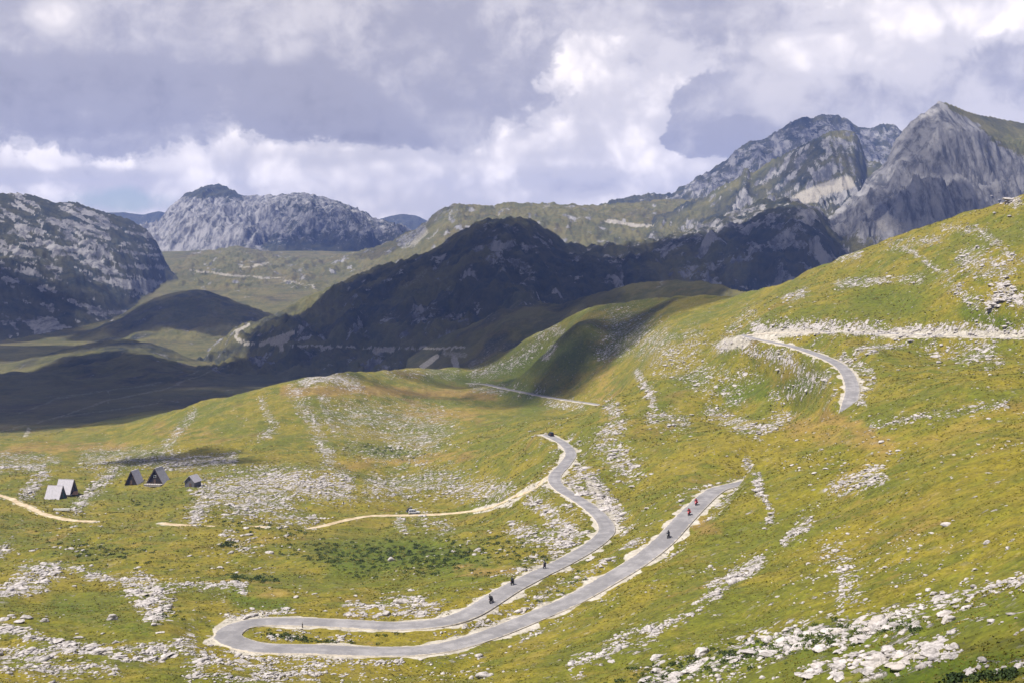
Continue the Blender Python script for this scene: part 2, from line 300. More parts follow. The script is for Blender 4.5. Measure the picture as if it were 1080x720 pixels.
for pl, wd, st in [
    ([(311,413),(330,445),(338,465),(347,484)],7,.75),([(342,420),(352,450)],6,.6),([(275,422),(290,450),(275,462)],4,.6),([(204,435),(165,484)],5,.6),([(95,483),(180,482)],10,.55),([(170,490),(245,484)],6,.75),
    ([(0,490),(45,492)],5,.7),([(0,480),(60,484)],4,.5),([(47,500),(27,520)],6,.8),([(120,497),(80,535)],6,.75),([(220,520),(290,508),(360,512)],14,.85),([(205,545),(225,515)],8,.8),([(250,535),(300,525)],12,.7),
    ([(25,605),(60,600)],8,.85),([(0,625),(45,618)],6,.85),([(75,598),(120,612),(175,618),(258,619)],4,.75),([(150,620),(165,640)],14,.8),([(0,662),(40,672),(70,685),(130,690)],6,.85),([(0,690),(60,690)],6,.7),([(130,690),(200,684)],9,.75),
    ([(200,690),(280,705)],12,.6),([(10,705),(120,705)],8,.5),([(40,676),(60,680)],5,.8),([(200,715),(330,712)],8,.55),([(300,695),(420,700)],6,.5),([(240,655),(300,648)],6,.5),
    ([(370,440),(460,450)],18,.55),([(420,465),(450,462)],16,.6),([(395,515),(470,510),(530,520)],12,.6),([(565,530),(600,560),(575,568)],8,.8),([(540,560),(600,572)],8,.6),
    ([(600,507),(620,520)],6,.85),([(622,505),(650,545)],9,1.),([(612,495),(600,510)],5,.8),([(646,430),(655,450),(640,456)],7,.7),([(640,470),(665,495)],12,.6),([(370,645),(455,642)],8,.7),
    ([(672,392),(682,410),(690,430)],4,.75),([(690,440),(720,445)],8,.5),([(609,705),(690,665)],8,.5),([(690,670),(760,625)],5,.6),
    ([(747,433),(800,455),(827,440)],7,.6),([(787,484),(800,510),(813,550)],4,.7),([(885,515),(925,498)],8,.7),([(829,569),(853,550)],5,.8),([(751,622),(800,592)],6,.8),([(880,585),(905,630)],12,.45),([(885,600),(890,640)],6,.6),
    ([(690,716),(780,690),(850,670),(960,655)],16,.56),([(860,710),(980,690),(1000,680)],12,.5),([(970,640),(1080,615)],12,.2),([(1000,640),(1080,660)],10,.15),([(1030,705),(1080,702)],5,.5),
    ([(920,449),(1058,427)],5,.45),([(818,418),(870,400)],7,.6),([(797,347),(860,345),(925,347)],7,1.),([(925,350),(1000,348),(1085,350)],6,1.),([(765,362),(790,368),(830,380),(858,398)],6.5,.85),([(758,366),(790,358)],6,.9),([(845,398),(862,405)],6,.5),
    ([(905,405),(912,425)],4,.8),([(890,378),(915,390)],5,.7),([(977,365),(1049,380)],8,.5),([(905,370),(960,360)],5,.6),([(1000,368),(1045,366)],6,.7),([(885,300),(930,296),(970,294)],4,.6),([(955,262),(995,288)],2.5,.8),([(1022,275),(1058,285)],12,.7),([(1044,325),(1058,300)],7,.9),
    ([(1000,298),(1030,320)],7,.6),([(1060,310),(1085,325)],8,.7),([(1031,210),(1045,200),(1071,213)],6,.9),([(995,240),(1030,243),(1053,258)],4,.65),([(940,260),(990,252)],5,.5),([(1060,265),(1085,280)],4,.6),([(830,315),(850,308)],4,.6),([(880,272),(905,268)],4,.6),
    ([(570,340),(590,350)],5,.7),([(655,345),(720,375)],18,.5),([(640,370),(680,355)],10,.55),([(560,370),(575,350)],6,.5),([(575,378),(585,365)],3,.8),([(700,380),(730,360)],14,.45),([(770,350),(790,330)],8,.4),([(740,405),(790,395)],10,.4),([(735,395),(770,415)],14,.4),
    ([(320,402),(350,397),(375,407)],7,.85),([(410,392),(480,394)],5,.4),([(500,395),(540,385),(560,370)],6,.5),([(500,410),(530,413)],3,.6),([(580,425),(612,428)],4,.6),([(370,470),(480,500)],10,.3),([(440,545),(470,555)],8,.3),([(0,585),(10,575)],6,.5),
    ([(420,548),(428,560)],4,.7),([(560,600),(600,575)],9,.4),([(500,655),(560,640),(610,610)],7,.45),([(260,540),(330,548)],8,.4),([(240,560),(260,580)],6,.3)]:
    seg(ROCK, pl, wd, st, N0, N1)
for pl, wd, st in [([(300,412),(430,412),(520,418)],6,.9),([(840,450),(930,470)],14,.7),([(870,440),(920,455)],9,.9),([(720,545),(760,560)],8,.8),([(480,600),(540,600)],6,.7),([(360,490),(520,478)],6,.6),([(640,395),(640,440)],14,.5),
    ([(0,475),(130,470)],6,.7),([(170,452),(230,460)],9,.6),([(430,430),(500,440)],14,.5),([(720,420),(680,440)],16,.4),([(900,520),(1000,560)],25,.35),([(980,480),(1080,440)],24,.35),([(220,610),(300,625)],7,.5),([(0,540),(60,565)],10,.4),([(250,570),(330,565)],7,.4)]:
    seg(DRY, pl, wd, st, N0, N1)
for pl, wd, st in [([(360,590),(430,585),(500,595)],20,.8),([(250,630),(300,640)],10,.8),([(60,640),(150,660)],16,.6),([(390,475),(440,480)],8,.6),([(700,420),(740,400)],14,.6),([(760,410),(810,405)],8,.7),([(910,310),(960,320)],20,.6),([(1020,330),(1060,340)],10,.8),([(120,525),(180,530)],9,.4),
    ([(560,420),(530,395),(600,370)],22,.7),([(760,570),(860,520)],30,.4),([(850,690),(1080,640)],30,.6),([(940,716),(1080,700)],16,1.),([(690,716),(780,692),(850,675),(960,660)],14,.7),([(770,420),(850,405)],9,.8),([(450,400),(520,402)],8,.6)]:  # lush grass; in the bottom right dip it paints shade as darker green
    seg(LUSH_SHADE, pl, wd, st, N0, N1)
# road and track verges
GRAV = np.maximum(GRAV, (1 - sst(HW + .1, HW + 1.5, rd + 3.2 * fbm(X / 8, YZ / 8, 4, 8))).astype(np.float32))
up = sst(HW + 1, HW + 2.2, rd) * (1 - sst(HW + 3.5, HW + 8, rd)) * sst(.0, .5, fbm(X / 14, Y / 14, 3, 88) + .15)
ROCK = np.maximum(ROCK, (.6 * up).astype(np.float32))
GRAV = np.maximum(GRAV, (.85 * (1 - sst(1.0, 3.0, td + 1.5 * fbm(X / 6, Y / 6, 3, 18)))).astype(np.float32))
for pl, wd, st in [([(500,538.5),(530,531),(548,522.5),(564,513),(580,504.5)],3.2,1.)]: seg(GRAV, pl, wd, st, 330, 460)
for pl, wd, st in [([(226,666),(240,657),(275,652.5)],3.5,1.),([(622,510),(645,545)],6,.7),([(795,353),(850,351)],4,.8),([(800,349),(930,350)],3,.7),([(930,352),(1080,353)],4,.85),([(765,363),(785,360)],7,.8)]:
    seg(GRAV, pl, wd, st, N0, N1)
# far masks
b = IDXF
xs, ys, zs3 = X, Y, Z
def setm(mask, cond, val):
    mask[cond] = val[cond] if hasattr(val, 'shape') else val
fr = slice(r0, NR)
xf, yf, zf, tf, bf = X[fr], Y[fr], Z[fr], T[fr], b[fr]
Rf, Sf, Df, Gf, Lf = ROCK[fr], SCRUB[fr], DRY[fr], GRAV[fr], LUSH_SHADE[fr]
names = ['near', 'valley'] + [j[0] for j in jl]
gy, gx = np.gradient(Z[fr]); stp = np.abs(gy / np.gradient(Drow[fr])[:, None])
nA = fbm(xf / 45, yf / 45, 5, 101); nB = fbm(xf / 160, yf / 160, 4, 102); nC = ridged(xf / 60, (yf + zf) / 220, 4, 103)
pf, vf = PX[fr], PYV[fr]
for k, nm in enumerate(names):
    c = bf == k
    if k == 0 or not c.any(): continue
    if nm == 'valley':
        Sf[c] = np.clip(.25 + .5 * nB, 0, 1)[c]; Rf[c] = (.3 * sst(.1, .5, nA))[c]; Df[c] = np.clip(.35 + nB, 0, .8)[c]
    elif nm == 'valley_hill':
        Sf[c] = np.clip(.32 + .9 * nB + .7 * nA, 0, 1)[c]; Rf[c] = (.40 * sst(.0, .45, nA))[c]; Df[c] = np.clip(.3 + .8 * nA, 0, 1)[c]
    elif nm == 'mountain_west':
        st_ = .6 * fbm((xf * .40 + zf * .92) / 20, (xf * .92 - zf * .40) / 170, 5, 104, .6) + .75 * fbm((xf * .40 + zf * .92) / 8, (xf * .92 - zf * .40) / 55, 4, 107, .65) + .25 * nB
        bd = np.zeros_like(ROCK)
        for pl, wd, st in [([(10,238),(80,272),(160,308)],15,.16),([(70,226),(120,252),(168,288)],11,.16),([(0,290),(60,318)],12,.08),([(100,330),(0,250)],9,.05),([(20,215),(60,236)],6,.12),([(160,245),(180,270)],8,.12),([(0,335),(70,350)],8,.05)]: seg(bd, pl, wd, st, 1500, 3300, 1.)
        Rf[c] = (.06 + .92 * sst(-.08, .18, st_ * 1.5 + nB * .2 + bd[fr] * 2.0 - .21 - .12 * sst(285, 330, vf)))[c]; Sf[c] = 1
    elif nm == 'mountain_grey':
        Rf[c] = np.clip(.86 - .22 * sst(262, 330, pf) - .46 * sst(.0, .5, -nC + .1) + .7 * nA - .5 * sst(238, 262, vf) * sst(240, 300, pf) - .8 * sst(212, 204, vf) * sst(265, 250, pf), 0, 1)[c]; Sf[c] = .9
    elif nm == 'mountain_blue':
        Rf[c] = np.clip(.2 + .5 * nA, 0, 1)[c]; Sf[c] = 1
    elif nm == 'green_ridge':
        Rf[c] = np.clip(sst(.1, .42, nA + .25 * nC - .12) * .7 + .4 * sst(.5, .9, stp + .3 * nA), 0, .9)[c]; Sf[c] = np.clip(.12 + .6 * nB, 0, .6)[c]; Df[c] = np.clip(.3 + nB, 0, .7)[c]
    elif nm == 'dark_ridge':
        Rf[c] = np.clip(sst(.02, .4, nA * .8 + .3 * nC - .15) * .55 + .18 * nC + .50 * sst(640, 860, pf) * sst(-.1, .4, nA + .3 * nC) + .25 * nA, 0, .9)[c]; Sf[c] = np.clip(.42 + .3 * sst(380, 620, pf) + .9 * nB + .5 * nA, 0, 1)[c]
    elif nm == 'mountain_back':
        Rf[c] = np.clip(.62 + .9 * nA - .5 * sst(.9, 1.05, tf) - .45 * sst(215, 195, vf) * 0 - .5 * sst(760, 640, pf), 0, 1)[c]; Sf[c] = .65
    elif nm == 'buttress':
        Rf[c] = np.clip(.05 + .85 * sst(.35, .95, stp * .8 + .6 * nA) , 0, 1)[c]; Sf[c] = np.clip(.55 + .5 * nB, 0, 1)[c]
    elif nm == 'rock_peak':
        lowg = sst(238, 262, vf + 14 * nA) * sst(960, 900, pf)
        Rf[c] = np.clip(.98 + .25 * nA - .75 * lowg, 0, 1)[c]; Sf[c] = np.clip(.35 + .5 * nB, 0, 1)[c]
def fseg(mask, pl, wd, st, lands, soft=.6):
    ds_ = [q for q in range(len(names)) if names[q] in lands]
    keep = mask.copy(); seg(mask, pl, wd, st, 800, 7000, soft)
    off = ~np.isin(b, ds_); mask[off] = keep[off]
peak = ('rock_peak',)
for pl, wd in [([(1004,106),(1030,118),(1060,128),(1100,140)],9),([(1050,132),(1100,158)],14)]: fseg(ROCK, pl, wd, -1.2, peak)
for pl, wd, st in [([(845,210),(870,200),(895,192)],8,.75),([(838,212),(860,210)],5,.7),([(925,228),(945,236),(965,246)],8,.5),([(930,240),(950,243)],6,.5)]: fseg(GRAV, pl, wd, st, ('rock_peak', 'buttress', 'mountain_back'), .4)
dk = ('dark_ridge', 'valley', 'valley_hill')
for pl, wd, st in [([(275,362),(290,357),(309,351)],2.5,.9),([(288,360),(300,357)],5,.85),([(293,364),(297,369)],3,.8),([(308,365),(345,364),(400,367),(440,367),(490,366)],1.6,.7),([(340,368),(350,365)],3,.7),([(395,371),(412,369)],3,.8),([(445,387),(462,375)],3,.8),([(478,378),(482,385)],4,.7),([(470,372),(490,375)],4,.5),
    ([(262,342),(248,350),(250,358),(262,362),(280,364)],2,.75),([(60,440),(120,420),(170,412),(200,400),(240,385)],1.2,.45),([(0,455),(60,440),(120,432),(165,425),(172,419)],1.2,.42),([(430,300),(450,285),(445,295),(425,303)],3,.4),([(20,436),(60,420),(110,412),(160,405),(215,390)],1.2,.42),([(25,465),(30,452)],3,.5),([(114,425),(114,412)],1,.5),([(0,440),(80,420)],1.,.3)]: fseg(GRAV, pl, wd, st, dk, .5)
for pl, wd, st in [([(560,285),(520,275)],9,.6),([(450,325),(490,335)],10,.4),([(480,240),(540,240)],6,.3),([(460,280),(480,330)],8,.35),([(720,290),(790,270),(840,240)],6,.6),([(700,260),(730,250),(800,222)],8,.5)]: fseg(ROCK, pl, wd, st, dk)
gr = ('green_ridge',)
for pl, wd, st in [([(200,285),(240,290),(290,294),(330,302),(340,308)],1.4,.6),([(255,282),(285,277)],1.5,.6),([(640,233),(670,238),(690,238)],2.,.8),([(575,218),(580,216)],3,.5),([(435,258),(450,245)],5,.5),([(340,285),(345,300)],2,.4),([(640,248),(690,250)],2,.3)]: fseg(GRAV, pl, wd, st, gr, .5)
for pl, wd, st in [([(425,255),(445,243)],7,.6),([(440,230),(480,225)],8,.4),([(530,236),(560,236)],6,.3)]: fseg(ROCK, pl, wd, st, gr)
DRY = np.clip(DRY, 0, 1)
# karst relief where the near ground is rocky
rk = ROCK[:r1] * nw
Z[:r1] += rk * (1 - .9 * sst(260, 380, dnn)) * (1 - .9 * sst(.25, .6, np.abs(np.gradient(Z[:r1], axis=0) / np.gradient(Drow[:r1])[:, None]))) * (.60 * ridged(xn / 3.2, yn / 3.2, 3, 41) + .5 * fbm(xn / 7, yn / 7, 2, 42)) * sst(HW + 1.5, HW + 6, rd[:r1]) * sst(2, 4, td[:r1])
# ------------------------------------------------------------------ ground queries
def ground(x, y):
    return float(ground0(np.array([x]), np.array([y]))[0])
PYV = HOR - F * Z / np.maximum(DD, 1)
RUN = np.minimum.accumulate(PYV[:, :NF], axis=0)
VIS = PYV[:, :NF] <= RUN + .6
def hit(px, py):
    c = min(max(int(np.searchsorted(pxf, px)), 0), NF - 1)
    r = int(np.argmax(RUN[:, c] <= py))
    if r == 0: r = NR - 1
    a_, b_ = PYV[r - 1, c], PYV[r, c]
    t = 0 if a_ <= py else (a_ - py) / max(a_ - b_, 1e-6)
    D = Drow[r - 1] + (Drow[r] - Drow[r - 1]) * min(max(t, 0), 1)
    x = (px - CX) / F * D
    return x, D, ground(x, D)
# ------------------------------------------------------------------ node helper
class E:
    def __init__(s, t, sock): s.t = t; s.s = sock
    def _b(s, o, op, rev=False):
        nd = s.t.nodes.new('ShaderNodeMath'); nd.operation = op
        a, c = (o, s) if rev else (s, o)
        for i, v in enumerate((a, c)):
            if isinstance(v, E): s.t.links.new(v.s, nd.inputs[i])
            else: nd.inputs[i].default_value = float(v)
        return E(s.t, nd.outputs[0])
    def __add__(s, o): return s._b(o, 'ADD')
    __radd__ = __add__
    def __sub__(s, o): return s._b(o, 'SUBTRACT')
    def __rsub__(s, o): return s._b(o, 'SUBTRACT', True)
    def __mul__(s, o): return s._b(o, 'MULTIPLY')
    __rmul__ = __mul__
    def __truediv__(s, o): return s._b(o, 'DIVIDE')
    def __rtruediv__(s, o): return s._b(o, 'DIVIDE', True)
    def __pow__(s, o): return s._b(o, 'POWER')
    def mx(s, o): return s._b(o, 'MAXIMUM')
    def mn(s, o): return s._b(o, 'MINIMUM')
    def abs(s): return s._b(0, 'ABSOLUTE')
    def sqrt(s): return s._b(.5, 'POWER')
    def step(s, a, c, smooth=True):
        nd = s.t.nodes.new('ShaderNodeMapRange'); nd.interpolation_type = 'SMOOTHSTEP' if smooth else 'LINEAR'
        s.t.links.new(s.s, nd.inputs[0]); nd.inputs[1].default_value = a; nd.inputs[2].default_value = c
        return E(s.t, nd.outputs[0])
class T_:
    def __init__(s, tree): s.t = tree
    def noise(s, vec, scale, detail=4, rough=.5, dist=0., out=0, dim='3D'):
        nd = s.t.nodes.new('ShaderNodeTexNoise'); nd.noise_dimensions = dim
        nd.inputs['Scale'].default_value = scale; nd.inputs['Detail'].default_value = detail; nd.inputs['Roughness'].default_value = rough; nd.inputs['Distortion'].default_value = dist
        if vec is not None: s.t.links.new(vec, nd.inputs['Vector'])
        return E(s.t, nd.outputs[out])
    def voro(s, vec, scale, feature='F1', out=0, rand=1.):
        nd = s.t.nodes.new('ShaderNodeTexVoronoi'); nd.feature = feature
        nd.inputs['Scale'].default_value = scale; nd.inputs['Randomness'].default_value = rand
        s.t.links.new(vec, nd.inputs['Vector'])
        return E(s.t, nd.outputs[out])
    def mix(s, f, a, c):
        nd = s.t.nodes.new('ShaderNodeMix'); nd.data_type = 'RGBA'
        for i, v in ((0, f), (6, a), (7, c)):
            if isinstance(v, E): s.t.links.new(v.s, nd.inputs[i])
            elif isinstance(v, (tuple, list)): nd.inputs[i].default_value = (*v, 1)
            else: nd.inputs[i].default_value = v
        return E(s.t, nd.outputs[2])
    def scale(s, col, f):
        nd = s.t.nodes.new('ShaderNodeVectorMath'); nd.operation = 'SCALE'
        s.t.links.new(col.s, nd.inputs[0])
        if isinstance(f, E): s.t.links.new(f.s, nd.inputs[3])
        else: nd.inputs[3].default_value = f
        return E(s.t, nd.outputs[0])
    def attr(s, name):
        nd = s.t.nodes.new('ShaderNodeAttribute'); nd.attribute_name = name
        sp = s.t.nodes.new('ShaderNodeSeparateColor'); s.t.links.new(nd.outputs['Color'], sp.inputs[0])
        return [E(s.t, sp.outputs[i]) for i in range(3)]
    def vec(s, x, y, z):
        nd = s.t.nodes.new('ShaderNodeCombineXYZ')
        for i, v in enumerate((x, y, z)):
            if isinstance(v, E): s.t.links.new(v.s, nd.inputs[i])
            else: nd.inputs[i].default_value = v
        return nd.outputs[0]
def mat(name):
    m = bpy.data.materials.new(name); m.use_nodes = True
    return m, T_(m.node_tree), m.node_tree.nodes['Principled BSDF']
def finish(h, bs, col, rough=.9, bump=None, dist=1., strength=.6):
    t = h.t
    if isinstance(col, E): t.links.new(col.s, bs.inputs['Base Color'])
    else: bs.inputs['Base Color'].default_value = (*col, 1)
    bs.inputs['Roughness'].default_value = rough
    bs.inputs['Specular IOR Level'].default_value = .25
    if bump is not None:
        nd = t.nodes.new('ShaderNodeBump'); nd.inputs['Strength'].default_value = strength; nd.inputs['Distance'].default_value = dist
        t.links.new(bump.s, nd.inputs['Height']); t.links.new(nd.outputs[0], bs.inputs['Normal'])
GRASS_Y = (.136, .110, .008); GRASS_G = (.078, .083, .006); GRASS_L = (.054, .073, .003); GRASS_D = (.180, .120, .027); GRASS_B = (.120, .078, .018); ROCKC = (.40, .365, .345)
def terrain_mat():
    m, h, bs = mat('alpine_ground')
    geo = h.t.nodes.new('ShaderNodeNewGeometry'); P = geo.outputs['Position']
    rock, grav, dry = h.attr('cover'); scrub, lush_shade, farm = h.attr('growth')
    n1 = h.noise(P, .018, 6, .6); n2 = h.noise(P, .11, 6, .6); n3 = h.noise(P, .8, 5, .6); n4 = h.noise(P, 2.6, 3, .6)
    g = h.mix(((n1 - .5) * 2.6 + (n2 - .5) * 2.0 + .5).step(.15, .85), GRASS_G, GRASS_Y)
    g = h.mix((lush_shade * .9 + (n2 - .5) * 1.1).step(.15, .8), g, GRASS_L)
    g = h.mix((dry * .95 + (n2 - .5) * 1.6 + (n1 - .5) * .8 - .1).step(.15, .85), g, GRASS_D)
    g = h.mix((h.noise(P, .05, 5, .6) + (n3 - .5) * .35 + dry * .16).step(.58, .74) * .7, g, GRASS_B)
    n5 = h.noise(P, .33, 5, .75); g = h.scale(g, ((n3 - .5) * 1.5 + (n4 - .5) * 1.5 + (n5 - .5) * 1.6 + 1.0).mx(.35))
    g = h.mix((h.noise(P, 1.1, 5, .75) + (n2 - .5) * .5).step(.56, .70) * .5, g, (.22, .17, .055))
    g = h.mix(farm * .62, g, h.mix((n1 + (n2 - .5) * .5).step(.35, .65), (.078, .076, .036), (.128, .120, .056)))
    # tussocks
    tus = h.voro(P, .55); g = h.mix((n3 * .55 + (.45 - tus) * .8).step(.42, .6) * .42 * (1 - farm), g, (.055, .062, .010))
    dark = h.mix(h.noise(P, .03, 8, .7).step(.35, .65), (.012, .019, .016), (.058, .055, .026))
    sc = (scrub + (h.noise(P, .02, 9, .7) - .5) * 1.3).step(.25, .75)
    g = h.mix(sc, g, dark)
    # limestone
    rn = h.noise(P, .16, 8, .72, 1.2); rf = h.noise(P, .7, 5, .7, .6); rff = h.noise(P, .05, 9, .75)
    wob = h.t.nodes.new('ShaderNodeVectorMath'); wob.operation = 'MULTIPLY_ADD'
    wn_ = h.t.nodes.new('ShaderNodeTexNoise'); wn_.inputs['Scale'].default_value = .5; wn_.inputs['Detail'].default_value = 5; h.t.links.new(P, wn_.inputs['Vector'])
    h.t.links.new(wn_.outputs['Color'], wob.inputs[0]); wob.inputs[1].default_value = (1.6, 1.6, 1.6); h.t.links.new(P, wob.inputs[2])
    WP = wob.outputs[0]
    def stones(scale, dens, k):
        nd = h.t.nodes.new('ShaderNodeTexVoronoi'); nd.inputs['Scale'].default_value = scale; h.t.links.new(WP, nd.inputs['Vector'])
        sp = h.t.nodes.new('ShaderNodeSeparateColor'); h.t.links.new(nd.outputs['Color'], sp.inputs[0])
        r_ = E(h.t, sp.outputs[k % 3]); d_ = E(h.t, nd.outputs['Distance'])
        return (dens - r_).step(-.02, .06) * (.50 - d_ - (rf - .5) * .8).step(0., .10)
    patch = rock * (rn - .5).step(-.16, .10)
    sparse = ((rn - .5).step(.02, .18) * .17 + .02) * (1 - lush_shade * .8)
    nearmask = stones(.38, patch * .75, 0).mx(stones(.85, patch * .85 + sparse, 1)).mx(stones(1.9, patch * .8 + sparse, 2))
    mp2 = h.t.nodes.new('ShaderNodeMapping'); mp2.inputs['Rotation'].default_value = (0, 0, -.46); mp2.inputs['Scale'].default_value = (.6, 1.05, 1.); h.t.links.new(WP, mp2.inputs['Vector'])
    ledge = h.noise(mp2.outputs[0], .55, 6, .68)
    nearmask = nearmask.mx((rock * .60 + (rn - .5) * 1.3 + (ledge - .5) * 2.0 - .50).step(0, .12))
    farmask = (rock * 1.0 + (rff - .5) * 2.6 + (rn - .5) * 1.0 - .48).step(-.04, .18)
    rm = nearmask * (1 - farm) + farmask * farm
    crack = h.noise(P, 1.3, 6, .75)
    rc = h.mix(crack.step(.3, .62), (.17, .155, .14), ROCKC)
    mp = h.t.nodes.new('ShaderNodeMapping'); mp.inputs['Scale'].default_value = (1., .35, .22); mp.inputs['Rotation'].default_value = (0, .25, 0); h.t.links.new(P, mp.inputs['Vector'])
    lay = h.noise(mp.outputs[0], .06, 9, .72, .25)
    rcf = h.mix(lay.step(.38, .60), (.070, .070, .076), (.285, .272, .265))
    rc = h.mix(farm, rc, rcf)
    c = h.mix(rm, g, rc)
    gc = h.mix(h.noise(P, .5, 6, .7).step(.3, .7), (.24, .215, .17), (.41, .375, .32))
    gn = (grav + (h.noise(P, .35, 6, .7) - .5) * .8).step(.35, .65)
    c = h.mix(gn, c, gc)
    hgt = n3 * .25 + n4 * .10 + rm * (rf * .7 + crack * .3 + .15)
    hgt = hgt * (1 - farm) + farm * (rff * 14 + rn * 5)
    finish(h, bs, c, .95, hgt, 1., .75)
    return m
MT = terrain_mat()
# ------------------------------------------------------------------ terrain meshes
def tagk(o, kind): o['kind'] = kind; return o
V = np.stack([X, Y, Z], -1).reshape(-1, 3).astype(np.float32)
ii = np.arange(NR - 1)[:, None] * NC; jj = np.arange(NC)[None, :]; jn = (jj + 1) % NC
FC = np.stack([ii + jj, ii + jn, ii + NC + jn, ii + NC + jj], -1).reshape(-1, 4)
fidx = IDXF[:-1, :].reshape(-1)
COV = np.stack([ROCK, GRAV, DRY, np.ones_like(ROCK)], -1).reshape(-1, 4).astype(np.float32)
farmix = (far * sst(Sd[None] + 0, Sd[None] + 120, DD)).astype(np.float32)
GRO = np.stack([SCRUB, LUSH_SHADE, farmix, np.ones_like(ROCK)], -1).reshape(-1, 4).astype(np.float32)
def mesh_np(name, v, f, k=4):
    me = bpy.data.meshes.new(name)
    me.vertices.add(len(v)); me.vertices.foreach_set('co', np.ascontiguousarray(v, np.float32).ravel())
    me.loops.add(f.size); me.loops.foreach_set('vertex_index', np.ascontiguousarray(f, np.int32).ravel())
    me.polygons.add(len(f)); me.polygons.foreach_set('loop_start', np.arange(0, f.size, k, dtype=np.int32))
    me.update(calc_edges=True)
    return me
def piece(name, sel):
    f = FC[sel]
    if not len(f): return
    u, inv = np.unique(f, return_inverse=True)
    me = mesh_np(name, V[u], inv.reshape(f.shape))
    for an, arr in (('cover', COV), ('growth', GRO)):
        a = me.attributes.new(an, 'FLOAT_COLOR', 'POINT'); a.data.foreach_set('color', arr[u].ravel())
    me.polygons.foreach_set('use_smooth', np.ones(len(f), bool))
    me.materials.append(MT)
    o = bpy.data.objects.new(name, me); COL.objects.link(o)
    return tagk(o, 'structure')
front = np.broadcast_to((np.arange(NC) < NF - 1)[None, :], (NR - 1, NC)).reshape(-1)
merged = {'near': 'terrain', 'valley': 'terrain'}
groups = {}
for k, nm in enumerate(names):
    key = merged.get(nm, {'valley_hill': 'hill', 'green_ridge': 'hill', 'dark_ridge': 'hill'}.get(nm, 'mountain') + '|%d' % k)
    groups.setdefault(key, []).append(k)
for key, ks in groups.items():
    sel = np.isin(fidx, ks)
    if key == 'terrain': sel = sel | ~front
    else: sel = sel & front
    o = piece(key.split('|')[0], sel)
# ------------------------------------------------------------------ simple materials
def flat(name, c, rough=.7, var=.25, sc=3., metal=0., bump=0.):
    m, h, bs = mat(name)
    tc = h.t.nodes.new('ShaderNodeTexCoord')
    n_ = h.noise(tc.outputs['Object'], sc, 5, .65)
    col = h.mix(n_.step(.3, .7), tuple(x * (1 - var) for x in c), tuple(min(1, x * (1 + var)) for x in c))
    finish(h, bs, col, rough, n_ if bump else None, bump or 1., .6); bs.inputs['Metallic'].default_value = metal
    return m
def asphalt():
    m, h, bs = mat('weathered_asphalt')
    geo = h.t.nodes.new('ShaderNodeNewGeometry'); P = geo.outputs['Position']
    at = h.attr('lane')
    n_ = h.noise(P, .25, 6, .65); nf = h.noise(P, 3., 4, .7)
    c = h.mix((n_ + (nf - .5) * .3).step(.35, .68), (.150, .143, .145), (.235, .222, .220))
    c = h.mix(h.noise(P, .12, 3, .5).step(.56, .60) * .3, c, (.11, .105, .108))
    lanes = ((at[0] - .5).abs()).step(.22, .05) * h.noise(P, .4, 4, .6).step(.35, .6); c = h.mix(lanes * .35, c, (.12, .115, .118))
    c = h.mix((at[0] + (h.noise(P, .9, 4, .7) - .5) * .5).step(.86, 1.02), c, (.40, .35, .28))
    finish(h, bs, c, .9, nf, .02, .5)
    return m
MA = asphalt()
def dirt():
    m, h, bs = mat('pale_dirt')
    geo = h.t.nodes.new('ShaderNodeNewGeometry'); P = geo.outputs['Position']
    at = h.attr('lane')
    n_ = h.noise(P, .3, 6, .7)
    c = h.mix(n_.step(.35, .65), (.30, .22, .13), (.44, .37, .26))
    edge = (at[0] + (h.noise(P, .5, 5, .7) - .5) * 1.4)
    c = h.mix(edge.step(.62, .95), c, (.125, .105, .018))
    strip = ((at[0]).step(.25, .05)) * h.noise(P, .3, 4, .7).step(.45, .6)
    c = h.mix(strip * .6, c, (.13, .105, .025))
    finish(h, bs, c, .95, n_, .1, .5)
    return m
MD = dirt()
def ribbon(name, P, hw, m, lift, skirt, drape=False, irr=0.):
    P = P[::2]; d = np.gradient(P[:, :2], axis=0); d /= np.linalg.norm(d, axis=1)[:, None] + 1e-9
    nrm = np.stack([d[:, 1], -d[:, 0]], -1)
    us = np.array([-1.0, -.92, -.6, -.2, .2, .6, .92, 1.0])
    rows = []; att = []
    w0 = hw * (1 + irr * fbm(P[:, 0] / 7, P[:, 1] / 7, 3, 77)) if irr else np.full(len(P), hw)
    for u in us:
        xy = P[:, :2] + nrm * (w0 * u)[:, None]
        z = P[:, 2] + lift + .05 * (1 - u * u)
        if drape: z = ground0(xy[:, 0], xy[:, 1]) + .07
        rows.append(np.c_[xy, z]); att.append(np.full(len(P), abs(u)))
    for s, u in ((0, -1), (-1, 1)):
        e = rows[0 if u < 0 else len(us) - 1].copy(); e[:, 2] -= skirt
        if u < 0: rows.insert(0, e); att.insert(0, np.ones(len(P)))
        else: rows.append(e); att.append(np.ones(len(P)))
    nU = len(rows); v = np.stack(rows, 1).reshape(-1, 3); a = np.stack(att, 1).reshape(-1)
    i = np.arange(len(P) - 1)[:, None] * nU; j = np.arange(nU - 1)[None]
    f = np.stack([i + j, i + nU + j, i + nU + j + 1, i + j + 1], -1).reshape(-1, 4)
    me = mesh_np(name, v, f)
    at = me.attributes.new('lane', 'FLOAT_COLOR', 'POINT'); at.data.foreach_set('color', np.repeat(a[:, None], 4, 1).astype(np.float32).ravel())
    me.polygons.foreach_set('use_smooth', np.ones(len(f), bool)); me.materials.append(m)
    o = bpy.data.objects.new(name, me); COL.objects.link(o); return tagk(o, 'structure')
ribbon('road', road_p, HW - .1, MA, .06, .6); ribbon('road', road2_p, HW + .2, MA, .1, .6)
for p in tracks_p: ribbon('path', p, 1.9, MD, .04, .25, True, .5)
